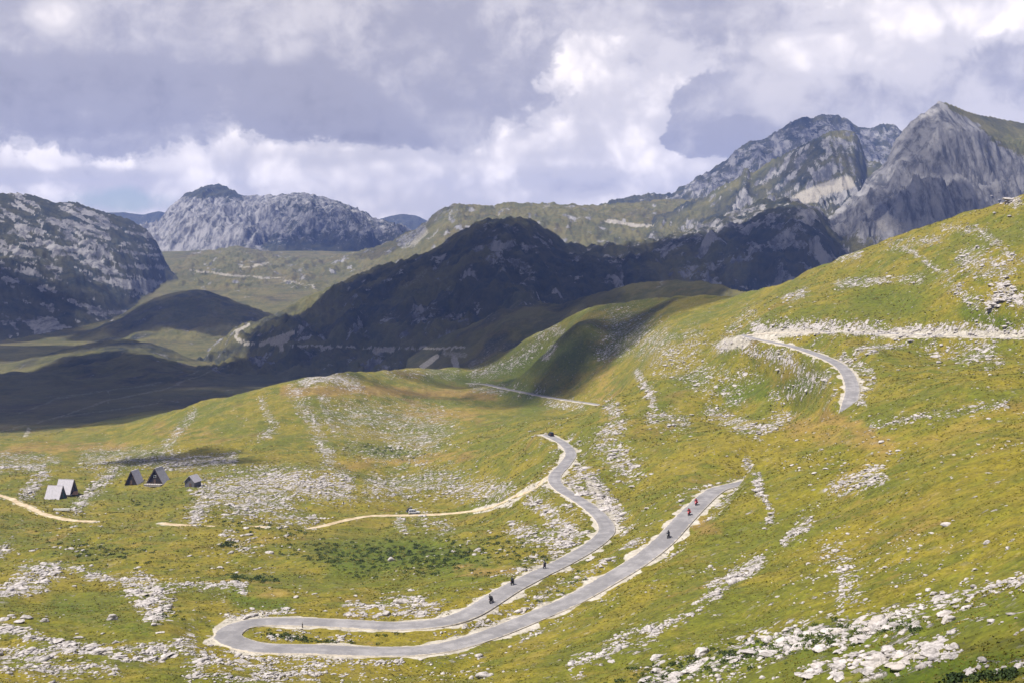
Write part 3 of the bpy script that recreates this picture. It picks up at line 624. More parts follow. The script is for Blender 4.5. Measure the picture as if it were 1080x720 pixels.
#OBJECTS-START
# ------------------------------------------------------------------ things
class MB:
    """collects shapes into one mesh"""
    def __init__(s): s.bm = bmesh.new()
    def _m(s, vs, loc, rot, sc):
        M_ = Matrix.Translation(loc) @ rot.to_4x4() @ Matrix.Diagonal((*sc, 1))
        bmesh.ops.transform(s.bm, matrix=M_, verts=vs)
    def box(s, loc, size, rot=None, bev=0.):
        r = bmesh.ops.create_cube(s.bm, size=1.); vs = r['verts']
        s._m(vs, loc, rot or Matrix.Identity(3), size)
        if bev:
            es = list({e for v in vs for e in v.link_edges})
            bmesh.ops.bevel(s.bm, geom=es, offset=bev, segments=2, affect='EDGES', profile=.6)
        return s
    def tube(s, a, b, ra, rb=None, seg=10):
        a = Vector(a); b = Vector(b); d = b - a
        r = bmesh.ops.create_cone(s.bm, cap_ends=True, segments=seg, radius1=ra, radius2=ra if rb is None else rb, depth=d.length)
        s._m(r['verts'], (a + b) / 2, d.to_track_quat('Z', 'Y').to_matrix(), (1, 1, 1)); return s
    def path(s, pl, r, seg=8):
        for a, b in zip(pl[:-1], pl[1:]): s.tube(a, b, r, None, seg)
        return s
    def ball(s, loc, size, sub=2, rot=None):
        r = bmesh.ops.create_icosphere(s.bm, subdivisions=sub, radius=1.); s._m(r['verts'], loc, rot or Matrix.Identity(3), size); return s
    def torus(s, loc, R, r, axis='Y', n=24, k=8):
        vs = []
        for i in range(n):
            a = 2 * math.pi * i / n
            for j in range(k):
                b_ = 2 * math.pi * j / k; q = R + r * math.cos(b_)
                p = (q * math.cos(a), r * math.sin(b_), q * math.sin(a)) if axis == 'Y' else (r * math.sin(b_), q * math.cos(a), q * math.sin(a))
                vs.append(s.bm.verts.new(Vector(p) + Vector(loc)))
        for i in range(n):
            for j in range(k):
                s.bm.faces.new((vs[i * k + j], vs[((i + 1) % n) * k + j], vs[((i + 1) % n) * k + (j + 1) % k], vs[i * k + (j + 1) % k]))
        return s
    def prism(s, prof, y0, y1, taper=None):
        """profile in x,z extruded along y; taper(x,z)->inset of y"""
        A_ = [s.bm.verts.new((x, y0 + (taper(x, z) if taper else 0), z)) for x, z in prof]
        B_ = [s.bm.verts.new((x, y1 - (taper(x, z) if taper else 0), z)) for x, z in prof]
        n_ = len(prof); s.bm.faces.new(A_); s.bm.faces.new(B_[::-1])
        for i in range(n_): s.bm.faces.new((A_[i], B_[i], B_[(i + 1) % n_], A_[(i + 1) % n_]))
        return s
    def poly(s, pts_, th):
        p = [Vector(q) for q in pts_]; nn = (p[1] - p[0]).cross(p[2] - p[0]).normalized() * th
        A_ = [s.bm.verts.new(q) for q in p]; B_ = [s.bm.verts.new(q + nn) for q in p]; n_ = len(p)
        s.bm.faces.new(A_[::-1]); s.bm.faces.new(B_)
        for i in range(n_): s.bm.faces.new((A_[i], A_[(i + 1) % n_], B_[(i + 1) % n_], B_[i]))
        return s
    def build(s, name, m, parent=None, smooth=False):
        bmesh.ops.recalc_face_normals(s.bm, faces=s.bm.faces)
        me = bpy.data.meshes.new(name); s.bm.to_mesh(me); s.bm.free(); me.materials.append(m)
        if smooth: me.polygons.foreach_set('use_smooth', np.ones(len(me.polygons), bool))
        o = bpy.data.objects.new(name, me); COL.objects.link(o); o.parent = parent; return o
def thing(name, label, cat, group=None, loc=(0, 0, 0), rz=0.):
    o = bpy.data.objects.new(name, None); o.empty_display_size = .2; COL.objects.link(o)
    return mark(o, label, cat, group, loc, rz)
def mark(o, label, cat, group=None, loc=None, rz=None):
    o['label'] = label; o['category'] = cat
    if group: o['group'] = group
    if loc is not None: o.location = loc
    if rz is not None: o.rotation_euler = (0, 0, rz)
    return o
def dup(o, parent=None):
    c = o.copy(); COL.objects.link(c); c.parent = parent
    for ch in list(o.children): dup(ch, c)
    return c
C_black = flat('black_plastic', (.02, .02, .022), .5, .3, 9); C_rub = flat('tyre_rubber', (.018, .018, .018), .9, .2, 9)
C_red = flat('red_paint', (.50, .012, .02), .35, .12, 5); C_steel = flat('grey_metal', (.30, .30, .31), .35, .2, 8, 1.); C_leather = flat('black_leather', (.018, .017, .018), .6, .3, 12)
C_redj = flat('red_jacket', (.42, .02, .03), .8, .2, 10); C_skin = flat('skin', (.45, .27, .20), .6, .1, 8); C_glass = flat('dark_glass', (.02, .025, .03), .12, .1, 3)
C_lamp = flat('lamp_glass', (.75, .75, .72), .2, .05, 5); C_tail = flat('tail_lamp', (.4, .01, .01), .3, .1, 5); C_dgrey = flat('dark_engine', (.05, .05, .055), .5, .3, 14, .4)
C_silver = flat('silver_paint', (.42, .43, .45), .3, .06, 2); C_blackp = flat('black_car_paint', (.015, .017, .020), .25, .15, 2)
# ---- motorcycles
def motorcycle(paint, touring):
    t = thing('motorcycle', 'x', 'motorcycle', 'motorcycles riding the pass road')
    MB().prism([(-.25,.42),(-.28,.62),(.05,.66),(.30,.62),(.34,.42),(.2,.25),(-.15,.25)], -.17, .17).build('engine', C_dgrey, t)
    m = MB(); m.prism([(-.05,.66),(-.02,.86),(.10,.97),(.30,.98),(.46,.90),(.50,.74),(.36,.64)], -.19, .19, lambda x, z: .05 if z > .9 else 0.)
    m.prism([(.42,.62),(.46,.95),(.62,1.08),(.80,.98),(.84,.84),(.66,.66)], -.22, .22, lambda x, z: .08 if x > .75 else 0.)
    m.prism([(-.80,.80),(-.85,.88),(-.40,.84),(-.10,.78),(-.2,.66),(-.5,.68)], -.13, .13); m.build('body', paint, t)
    MB().prism([(-.72,.885),(-.70,.95),(-.38,.88),(-.05,.90),(.0,.83),(-.3,.82)], -.16, .16).build('seat', C_leather, t)
    for x in (.74, -.74):
        w_ = MB().torus((x, 0, .31), .255, .065).build('wheel', C_rub, t, True)
        r_ = MB(); r_.torus((x, 0, .31), .19, .018); r_.tube((x, -.05, .31), (x, .05, .31), .05)
        for k in range(5):
            a = k * 2 * math.pi / 5; r_.tube((x, 0, .31), (x + .19 * math.cos(a), 0, .31 + .19 * math.sin(a)), .014, None, 6)
        r_.build('rim', C_steel, w_)
    MB().path([(.74,-.10,.31),(.50,-.10,.95)], .028).path([(.74,.10,.31),(.50,.10,.95)], .028).build('fork', C_steel, t)
    MB().path([(-.74,-.11,.31),(-.20,-.13,.42)], .03).path([(-.74,.11,.31),(-.20,.13,.42)], .03).build('swingarm', C_dgrey, t)
    MB().path([(.30,-.40,1.07),(.44,-.18,1.05),(.48,0,1.0),(.44,.18,1.05),(.30,.40,1.07)], .018).build('handlebar', C_black, t)
    for s in (-1, 1):
        MB().tube((.44, s*.22, 1.06), (.44, s*.34, 1.18), .01).ball((.44, s*.36, 1.2), (.02, .07, .045)).build('mirror', C_black, t)
    MB().ball((.81, 0, .90), (.06, .11, .08)).build('headlight', C_lamp, t, True)
    MB().box((-.88, 0, .84), (.04, .16, .06), None, .01).build('tail_light', C_tail, t)
    MB().poly([(.60,-.17,1.05),(.60,.17,1.05),(.46,.13,1.33),(.46,-.13,1.33)], .008).build('windscreen', C_glass, t)
    MB().path([(.25,-.16,.30),(-.2,-.2,.27),(-.8,-.22,.45)], .045).build('exhaust', C_steel, t)
    MB().prism([(.45,.52),(.50,.62),(.72,.665),(.98,.52),(.94,.50),(.72,.635),(.53,.58)], -.075, .075).build('mudguard', paint, t)
    if touring:
        for s in (-1, 1): MB().box((-.58, s*.33, .66), (.52, .22, .38), None, .04).build('pannier', paint, t)
        MB().box((-.80, 0, 1.08), (.40, .46, .30), None, .05).build('top_box', paint, t)
    return t
def skin_body(name, J, Eg, m, parent=None, root=0, sub=1, levels=2):
    me = bpy.data.meshes.new(name); me.from_pydata([j[:3] for j in J], Eg, [])
    o = bpy.data.objects.new(name, me); COL.objects.link(o)
    sk = o.modifiers.new('s', 'SKIN'); sk.use_smooth_shade = True
    for i, j in enumerate(J):
        v = me.skin_vertices[0].data[i]; v.radius = (j[3], j[4] if len(j) > 4 else j[3]); v.use_root = i == root
    o.modifiers.new('u', 'SUBSURF').levels = levels
    dg = bpy.context.evaluated_depsgraph_get(); me2 = bpy.data.meshes.new_from_object(o.evaluated_get(dg)); me2.name = name
    o.modifiers.clear(); o.data = me2
    me2.materials.clear(); me2.materials.append(m); me2.polygons.foreach_set('use_smooth', np.ones(len(me2.polygons), bool))
    if parent: o.parent = parent
    return o
def hand_edges(J, Eg, wrist, d, s):
    """palm, four fingers and a thumb growing from a wrist joint"""
    w_ = Vector(J[wrist][:3]); d = Vector(d).normalized(); side = Vector((0, 0, 1)).cross(d).normalized() * s; dn_ = d.cross(side)
    p = w_ + d * .07; J.append((*p, .036, .02)); pi = len(J) - 1; Eg.append((wrist, pi))
    for k, ln in enumerate((.07, .082, .076, .058)):
        b_ = p + d * .035 + side * (.03 - .02 * k); e_ = b_ + d * ln * .5 - dn_ * .012; f_ = e_ + d * ln * .3 - dn_ * .03
        n0 = len(J); J += [(*b_, .010), (*e_, .0095), (*f_, .008)]; Eg += [(pi, n0), (n0, n0 + 1), (n0 + 1, n0 + 2)]
    b_ = w_ + d * .035 + side * .045; e_ = b_ + d * .035 + side * .02 - dn_ * .015; n0 = len(J); J += [(*b_, .012), (*e_, .010)]; Eg += [(wrist, n0), (n0, n0 + 1)]
def rider(jm, jacket_m=None):
    t = thing('person', 'x', 'person', 'riders on the motorcycles')
    J = [(-.28,0,.98,.15,.17),(-.20,0,1.20,.14,.17),(-.08,0,1.42,.15,.19),(-.03,0,1.55,.07,.08),(.0,0,1.63,.075),(.03,0,1.72,.10)]
    Eg = [(0,1),(1,2),(2,3),(3,4),(4,5)]
    for s in (-1, 1):
        b_ = len(J)
        J += [(-.06, s*.21, 1.46, .075), (.08, s*.33, 1.24, .055), (.28, s*.38, 1.10, .036)]
        Eg += [(2, b_), (b_, b_+1), (b_+1, b_+2)]
        hand_edges(J, Eg, b_ + 2, (.25, s*.05, -.10), -s)
        l = len(J)
        J += [(-.24, s*.12, .95, .11), (.12, s*.24, .80, .075), (-.16, s*.24, .42, .055), (-.17, s*.24, .34, .045), (.02, s*.25, .31, .04)]
        Eg += [(0, l), (l, l+1), (l+1, l+2), (l+2, l+3), (l+3, l+4)]
    body = skin_body('body', J, Eg, jm, t)
    if jacket_m: body.data.materials.append(jacket_m)
    if jacket_m:
        for p in body.data.polygons:
            c = p.center
            if c.z > 1.08 and c.z < 1.55 and abs(c.y) < .31: p.material_index = 1
    hm = MB(); hm.ball((.03, 0, 1.745), (.155, .135, .15), 3); hm.ball((.11, 0, 1.66), (.08, .095, .06), 2); hm.build('helmet', C_black, t, True)
    MB().ball((.115, 0, 1.755), (.075, .108, .05), 2).build('visor', C_glass, t, True)
    return t
bk_black = motorcycle(C_black, False); bk_red = motorcycle(C_red, True)
rd_black = rider(C_leather); rd_red = rider(C_leather, C_redj)
def road_dir(x, y):
    d = np.hypot(road_p[:, 0] - x, road_p[:, 1] - y)
    return d
def on_road(px, py, off):
    x, y, z = hit(px, py); d = road_dir(x, y); i = int(np.argmin(d)); i = min(max(i, 2), len(road_p) - 3)
    tg = road_p[i + 2] - road_p[i - 2]; tg /= np.linalg.norm(tg)
    q = road_p[i].copy(); nr_ = np.array([tg[1], -tg[0], 0]); o_ = float(np.dot(np.array([x, y]) - q[:2], nr_[:2])); o_ = max(-1.9, min(1.9, o_))
    q = q + nr_ * o_; q[2] += .11
    return q, math.atan2(tg[1], tg[0]), math.asin(tg[2])
first = {}
for px, py, ty, lean, lb, lr in [
    (520,635.5,'k',.30,'black motorcycle leaning through the lower road bend, closest to the hairpin','rider all in black leaning over the motorcycle closest to the hairpin'),
    (540,617.5,'k',.10,'black motorcycle in the middle of the three on the lower road','rider all in black, in the middle of the three on the lower road'),
    (573.5,600,'k',.0,'black motorcycle leading the three up the lower road toward the pale bank','rider all in black sitting upright, ahead of two others on the lower road'),
    (704,568,'k',.05,'black motorcycle following behind the two red ones on the upper branch of the road','rider all in black behind two red motorcycles on the hillside road'),
    (727,543,'r',.0,'red touring motorcycle with side cases, lower of the red pair','rider in red jacket on the lower of the two red motorcycles'),
    (734,533,'r',.0,'red touring motorcycle with side cases, upper of the red pair beside the grass verge','rider in red jacket on the upper of the two red motorcycles')]:
    q, az, pit = on_road(px, py, 0)
    if px > 650: az += 0
    for proto, key, lab, cat in ((bk_black if ty == 'k' else bk_red, 'b' + ty, lb, 'motorcycle'), (rd_black if ty == 'k' else rd_red, 'r' + ty, lr, 'person')):
        o = proto if key not in first else dup(proto); first[key] = 1
        o['label'] = lab; o.location = q; o.scale = (.88,) * 3; o.rotation_mode = 'XYZ'
        o.rotation_euler = (Matrix.Rotation(az, 3, 'Z') @ Matrix.Rotation(-pit, 3, 'Y') @ Matrix.Rotation(-lean, 3, 'X')).to_euler()
# ---- huts
C_roofg = flat('grey_sheet_roof', (.36, .34, .36), .6, .12, 1.2); C_roofd = flat('dark_grey_roof', (.42, .40, .42), .7, .15, 1.2); C_wood = flat('dark_boards', (.022, .016, .012), .85, .4, 3)
C_woodm = flat('brown_boards', (.10, .062, .04), .8, .3, 3); C_white = flat('white_paint', (.7, .69, .66), .6, .08, 3); C_stone = flat('stone_base', (.34, .31, .29), .9, .25, 2); C_grn = flat('green_boards', (.04, .10, .08), .7, .2, 3); C_wallg = flat('grey_boards', (.11, .105, .11), .85, .25, 3)
def boards(m):
    return m
def a_frame(label, px, py, wd, ln, ht, rz, roof_m, gable_m, kind, group='steep roofed huts on the meadow'):
    x, y, z = hit(px, py)
    t = thing('a_frame_hut', label, 'hut', group, (x, y, z + .1), rz)
    h2 = wd / 2
    # the ridge runs along local y; gables face -y and +y
    ov = .45
    r_ = MB()
    for s in (-1, 1):
        r_.poly([(s*(h2+.25), -ln/2-ov, -.35), (s*(h2+.25), ln/2+ov, -.35), (0, ln/2+ov, ht), (0, -ln/2-ov, ht)][::s], .14)
    rf = r_.build('roof', roof_m, t)
    MB().box((0, 0, ht + .10), (.36, ln + 2*ov + .1, .12)).build('ridge_cap', roof_m, rf)
    for s in (-1, 1):
        g = MB(); k = .93
        g.prism([(-h2*k, -.3), (h2*k, -.3), (0, ht*k)], s*(ln/2) - .09, s*(ln/2) + .09); gw = g.build('gable_wall', gable_m, t)
        tr = MB()
        for q in (-1, 1): tr.tube((q*(h2+.22), s*(ln/2+ov+.05), -.2), (0, s*(ln/2+ov+.05), ht+.05), .10, None, 6)
        tr.build('barge_board', C_woodm, gw)
        dr = MB().box((-.15*wd*0, s*(ln/2+.13), 1.0), (1.0, .08, 2.05)).build('door', C_woodm, t)
        MB().box((.38, s*(ln/2+.20), 1.0), (.06, .06, .16)).build('handle', C_steel, dr)
        if kind != 'small':
            wn_ = MB()
            for ax, az_ in ((0, ht*.48),):
                wn_.box((ax, s*(ln/2+.12), az_), (1.3, .07, 1.1))
            wo = wn_.build('window', C_white if kind == 'deck' else C_woodm, t)
            MB().box((0, s*(ln/2+.165), ht*.48), (1.05, .03, .85)).build('pane', C_glass, wo)
    MB().box((0, 0, -.55), (wd*.9, ln, .7)).build('base', C_stone, t)
    if kind == 'deck':
        d_ = MB(); d_.box((0, -ln/2 - 1.6, -.15), (wd*1.05, 2.6, .22)); d_.box((0, -ln/2 - 1.6, -.6), (wd*1.0, 2.4, .7)); dk_ = d_.build('deck', C_stone, t)
        rl = MB()
        for q in np.linspace(-wd*.5, wd*.5, 8): rl.box((q, -ln/2 - 2.85, .4), (.1, .1, .9))
        rl.box((0, -ln/2 - 2.85, .85), (wd*1.03, .1, .1)); rl.build('railing', C_woodm, dk_)
    return t
a_frame('grey roofed hut standing in front of its twin, green strip on the gable edge', 58.5, 526, 5.9, 6.4, 5.9, math.radians(80), C_roofg, C_grn, 'plain')
a_frame('grey roofed hut half hidden behind another, pale pile at its gable', 70, 519.3, 6.1, 6.8, 6.0, math.radians(80), C_roofg, C_wood, 'plain')
a_frame('narrow dark wooden hut with steep gable and no terrace', 142, 509.5, 6.0, 6.0, 6.3, math.radians(-10), C_roofd, C_wood, 'plain')
a_frame('wide dark wooden hut with pale terrace in front of its gable', 167, 508.3, 8.2, 6.6, 7.0, math.radians(-10), C_roofd, C_wood, 'deck')
def shed(px, py):
    x, y, z = hit(px, py)
    t = thing('shed', 'small grey gabled shed standing alone beside the rocky slope', 'shed', None, (x, y, z), math.radians(-16))
    w_, l_, h_ = 4.8, 5.6, 2.6
    wl = MB().prism([(-w_/2, -.5), (w_/2, -.5), (w_/2, h_), (0, h_+2.5), (-w_/2, h_)], -l_/2, l_/2).build('wall', C_wallg, t)
    r_ = MB()
    for s in (-1, 1): r_.poly([(s*(w_/2+.4), -l_/2-.4, h_-.35), (s*(w_/2+.4), l_/2+.4, h_-.35), (0, l_/2+.4, h_+2.56), (0, -l_/2-.4, h_+2.56)][::s], .14)
    r_.build('roof', C_roofg, t)
    d_ = MB().box((.4, -l_/2-.05, .95), (1.1, .1, 2.0)).build('door', C_woodm, t); MB().box((.8, -l_/2-.12, 1.0), (.06, .05, .15)).build('handle', C_steel, d_)
    MB().box((0, -l_/2-.04, h_+.9), (.7, .08, .7)).build('window', C_glass, t)
shed(203.5, 512.5)
x, y, z = hit(79.5, 521)
t = thing('log_pile', 'pale orange pile of cut logs beside the gable of the rear hut', 'log pile', None, (x, y, z), .4)
lg = MB()
for r_ in range(4):
    for k in range(6 - r_): lg.tube((-1.2 + rnd.uniform(-.2, .2), -1.1 + k*.42 + r_*.2, .2 + r_*.36), (1.2, -1.1 + k*.42 + r_*.2, .2 + r_*.36), .2, .19, 8)
C_log = flat('cut_logs', (.42, .24, .13), .85, .35, 3); lg.build('logs', C_log, t)
x, y, z = hit(65, 538.5)
t = thing('water_trough', 'long pale water trough on the grass below the paired huts', 'trough', None, (x, y, z), .03)
MB().box((0, 0, .45), (6.6, 1.1, .12), None, .02).box((0, -.5, .6), (6.6, .12, .7)).box((0, .5, .6), (6.6, .12, .7)).box((-3.24, 0, .6), (.12, .9, .7)).box((3.24, 0, .6), (.12, .9, .7)).build('basin', C_white, t)
for q in (-2.6, 0, 2.6): MB().box((q, 0, .1), (.4, .9, .6)).build('support', C_stone, t)
# ---- cars
def car(label, loc, rz, paint, group=None, suv=True):
    t = thing('parked_car', label, 'car', group, loc, rz)
    L, Wd = 4.5, 1.86
    low = [(-2.2,.38),(-2.26,.62),(-2.2,1.02),(-1.6,1.06),(1.05,1.04),(1.75,.98),(2.15,.86),(2.24,.60),(2.2,.36),(1.86,.30),(1.80,.50),(1.62,.72),(1.36,.78),(1.1,.72),(.92,.50),(.88,.30),(-.92,.30),(-.98,.50),(-1.15,.72),(-1.4,.78),(-1.65,.72),(-1.82,.50),(-1.88,.32)]
    b_ = MB(); b_.prism(low, -Wd/2, Wd/2, lambda x, z: .07 if (abs(x) > 2.1 or z > .95) else 0.)
    cab = [(-2.12,1.0),(-1.92,1.66),(-1.55,1.76),(-.2,1.78),(.22,1.72),(1.1,1.03)]
    b_.prism(cab, -Wd/2+.03, Wd/2-.03, lambda x, z: .05 if z < 1.2 else .20); bo = b_.build('body', paint, t)
    def yk(z): return Wd/2 - .03 - np.interp(z, [1.02, 1.7], [.05, .19])
    for s in (-1, 1):
        for xs_ in ([(-1.88,1.12),(-1.78,1.60),(-1.2,1.66),(-1.2,1.12)], [(-1.1,1.12),(-1.1,1.66),(-.2,1.67),(-.2,1.12)], [(-.1,1.12),(-.1,1.66),(.2,1.62),(.82,1.12)]):
            MB().poly([(x_, s*(yk(z_)+.004), z_) for x_, z_ in xs_][::s], .02).build('window', C_glass, t)
        for x_ in (-1.4, 1.36):
            w_ = MB().torus((x_, s*(Wd/2-.10), .36), .27, .10).build('wheel', C_rub, t, True)
            MB().tube((x_, s*(Wd/2-.20), .36), (x_, s*(Wd/2-.02), .36), .20, .18, 14).build('rim', C_steel, w_)
        MB().box((2.16, s*.68, .80), (.10, .36, .16), None, .02).build('headlight', C_lamp, t)
        MB().box((-2.23, s*.74, .92), (.06, .2, .3), None, .01).build('tail_light', C_tail, t)
        MB().box((.75, s*(Wd/2+.08), 1.12), (.12, .2, .14), None, .02).build('mirror', C_black, t)
        MB().box((0, s*(Wd/2+.012), .40), (1.7, .03, .16), None, .008).build('sill', C_black, t)
    MB().poly([(.98,-.74,1.14),(.98,.74,1.14),(.34,.64,1.66),(.34,-.64,1.66)], .03).build('windscreen', C_glass, t)
    MB().poly([(-2.11,.72,1.14),(-2.11,-.72,1.14),(-1.97,-.62,1.60),(-1.97,.62,1.60)], .03).build('rear_window', C_glass, t)
    MB().box((2.24, 0, .48), (.1, 1.6, .2), None, .02).build('bumper', C_black, t); MB().box((-2.25, 0, .5), (.1, 1.6, .22), None, .02).build('bumper', C_black, t)
    return t
x, y, z = hit(436.5, 541.5); car('silver car with dark windows parked beside the pale dirt track', (x, y, ground(x, y) + .02), math.radians(8), C_silver)
x, y, z = hit(432.5, 540.2); car('black car parked nose-on just behind the silver car', (x - .6, y + 2.8, ground(x - .6, y + 2.8)), math.radians(-100), C_blackp)
q = road_p[-6]; tg = road_p[-2] - road_p[-10]; car('dark car at the last visible bend of the lower road', (q[0] + .8, q[1], q[2] + .1), math.atan2(tg[1], tg[0]), C_blackp)
# ---- people on the meadow
C_wh = flat('white_shirt', (.7, .7, .68), .8, .08, 6); C_dk = flat('dark_clothes', (.025, .025, .03), .85, .2, 9); C_hair = flat('dark_hair', (.02, .014, .01), .7, .2, 9)
def standing(label, px, py, top_m, leg_m, rz):
    x, y, z = hit(px, py); t = thing('person', label, 'person', None, (x, y, z), rz)
    J = [(0,0,.95,.13,.16),(0,0,1.15,.11,.14),(0,0,1.38,.12,.18),(0,0,1.50,.055,.06),(.02,0,1.60,.075),(.03,0,1.70,.095)]
    Eg = [(0,1),(1,2),(2,3),(3,4),(4,5)]
    for s in (-1, 1):
        b_ = len(J); J += [(0, s*.19, 1.41, .065), (-.02, s*.25, 1.14, .045), (.06, s*.26, .90, .03)]; Eg += [(2, b_), (b_, b_+1), (b_+1, b_+2)]
        hand_edges(J, Eg, b_ + 2, (.1, 0, -.3), -s)
        l = len(J); J += [(0, s*.10, .88, .095), (.02, s*.11, .50, .065), (-.02, s*.12, .09, .045), (.16, s*.13, .05, .04)]; Eg += [(0, l), (l, l+1), (l+1, l+2), (l+2, l+3)]
    b_ = skin_body('body', J, Eg, leg_m, t); b_.data.materials.append(top_m); b_.data.materials.append(C_skin)
    for p in b_.data.polygons:
        c = p.center; p.material_index = 2 if (c.z > 1.49 or (abs(c.y) > .2 and c.z < .93)) else (1 if c.z > .98 or abs(c.y) > .215 else 0)
    MB().ball((.0, 0, 1.73), (.105, .095, .10), 2).build('hair', C_hair, t, True)
    MB().ball((.125, 0, 1.66), (.02, .014, .02), 1).build('nose', C_skin, t, True)
standing('person in all dark clothing standing near the edge of the rocky patch', 362.3, 532, C_dk, C_dk, -.6)
standing('person in white top and dark trousers standing on the meadow', 389, 536, C_wh, C_dk, -1.4)
standing('person in dark clothing standing by the track near the parked cars', 421, 541.8, C_dk, C_dk, .2)
# ---- marker post and tree
x, y, z = hit(319, 661.5)
t = thing('marker_post', 'short dark post at the edge of the road above the hairpin loop', 'post', None, (x, y, z), 0)
MB().tube((0, 0, -.2), (0, 0, 1.0), .09, .07, 10).build('post', C_wood, t); MB().box((0, -.06, .85), (.1, .05, .18), None, .01).build('reflector', C_white, t)
# ------------------------------------------------------------------ limestone boulders
def rockmat():
    m, h, bs = mat('limestone')
    geo = h.t.nodes.new('ShaderNodeNewGeometry'); P = geo.outputs['Position']
    n_ = h.noise(P, 1.1, 7, .7, .8); nf = h.noise(P, 5, 5, .7); nv = h.noise(P, .35, 3, .5)
    c = h.mix((n_ + (nf - .5) * .4).step(.32, .62), (.17, .155, .145), (.43, .395, .375))
    c = h.mix(nv.step(.55, .7) * .4, c, (.36, .31, .25))
    c = h.mix((nf * .6 + n_ * .5).step(.64, .75) * .5, c, (.11, .105, .09))
    finish(h, bs, c, .92, n_ * .6 + nf * .25, .3, .8); return m
MR = rockmat()
def rock_shape(sub, seed, flatz):
    bm = bmesh.new(); bmesh.ops.create_icosphere(bm, subdivisions=sub, radius=1.)
    v = np.array([q.co[:] for q in bm.verts]); f = np.array([[q.index for q in p.verts] for p in bm.faces]); bm.free()
    r = np.random.default_rng(seed)
    for k in range(9):                       # cut by planes: broken limestone faces
        nrm = r.normal(size=3); nrm[2] *= .8; nrm /= np.linalg.norm(nrm); d = r.uniform(.45, .8)
        o_ = v @ nrm; v = v - np.clip(o_ - d, 0, None)[:, None] * nrm
    nn = fbm(v[:, 0] * 2 + seed, v[:, 1] * 2 + v[:, 2] * 1.7, 3, seed)
    v = v * (1 + .22 * nn)[:, None]; v[:, 2] *= flatz
    return v, f
def top_quarter(): pass
# where stones lie: taken from the rocky cover of the ground
vis = VIS[:r1] & (~far[:r1, :NF]) & (DD[:r1, :NF] < 620) & (PX[:r1, :NF] > -30) & (PX[:r1, :NF] < 1110) & (rd[:r1, :NF] > HW + .9) & (td[:r1, :NF] > 2.2)
rkm = ROCK[:r1, :NF]
nz_ = fbm(X[:r1, :NF] / 5, YZ[:r1, :NF] / 5, 3, 55)
wgt = np.where(vis, (rkm ** 1.5) * sst(-.25, .35, nz_) + .020 * sst(-.02, .4, fbm(X[:r1, :NF] / 30, Y[:r1, :NF] / 30, 3, 56)), 0).ravel()
def pick(nn, wg):
    i = rng.choice(len(wg), nn, p=wg / wg.sum())
    r, c = np.unravel_index(i, (r1, NF))
    y = DD[r, c] * (1 + rng.uniform(-.002, .002, nn)); px = PX[r, c] + rng.uniform(-.5, .5, nn)
    x = (px - CX) / F * y
    return x, y, ground0(x, y)
proto2 = [rock_shape(2, 40 + k, .62 if k % 2 else .8) for k in range(10)]
proto1 = [rock_shape(1, 70 + k, .7) for k in range(10)]
def scatter(name, protos, x, y, z, s, m, sink=.2):
    vs, fs = [], []; off = 0; n_ = len(x)
    which = rng.integers(0, len(protos), n_); az_ = .46 + rng.normal(0, .4, n_); st_ = rng.uniform(.9, 2.1, n_); hz = rng.uniform(.5, 1.0, n_)
    for k, (v, f) in enumerate(protos):
        q = np.where(which == k)[0]
        if not len(q): continue
        ca, sa = np.cos(az_[q])[:, None], np.sin(az_[q])[:, None]
        lx = v[None, :, 0] * (s * st_)[q][:, None]; ly = v[None, :, 1] * s[q][:, None]; lz = v[None, :, 2] * (s * hz)[q][:, None]
        P = np.stack([lx * ca - ly * sa + x[q][:, None], lx * sa + ly * ca + y[q][:, None], lz + z[q][:, None] + (s * sink)[q][:, None]], -1)
        vs.append(P.reshape(-1, 3)); fs.append((f[None] + (np.arange(len(q)) * len(v))[:, None, None]).reshape(-1, 3) + off); off += len(q) * len(v)
    me = mesh_np(name, np.concatenate(vs), np.concatenate(fs), 3); me.materials.append(m)
    o = bpy.data.objects.new(name, me); COL.objects.link(o); tagk(o, 'stuff'); return o
strata = sst(-.1, .25, fbm((X[:r1, :NF] * .9 + Y[:r1, :NF] * .45) / 14, (Y[:r1, :NF] * .9 - X[:r1, :NF] * .45) / 2.6, 3, 57))
wgt = wgt * (.12 + strata.ravel()) * np.where(DD[:r1, :NF].ravel() < 125, .45, 1.)
x, y, z = pick(24000, wgt)
s = np.exp(rng.normal(math.log(.20), .55, len(x))) * np.clip(y / 230, .62, 1.6)
s = np.clip(s, .07, 1.1)
big = np.zeros(len(x), bool)
scatter('loose_stones', proto2[:5] + proto1, x, y, z, s, MR)
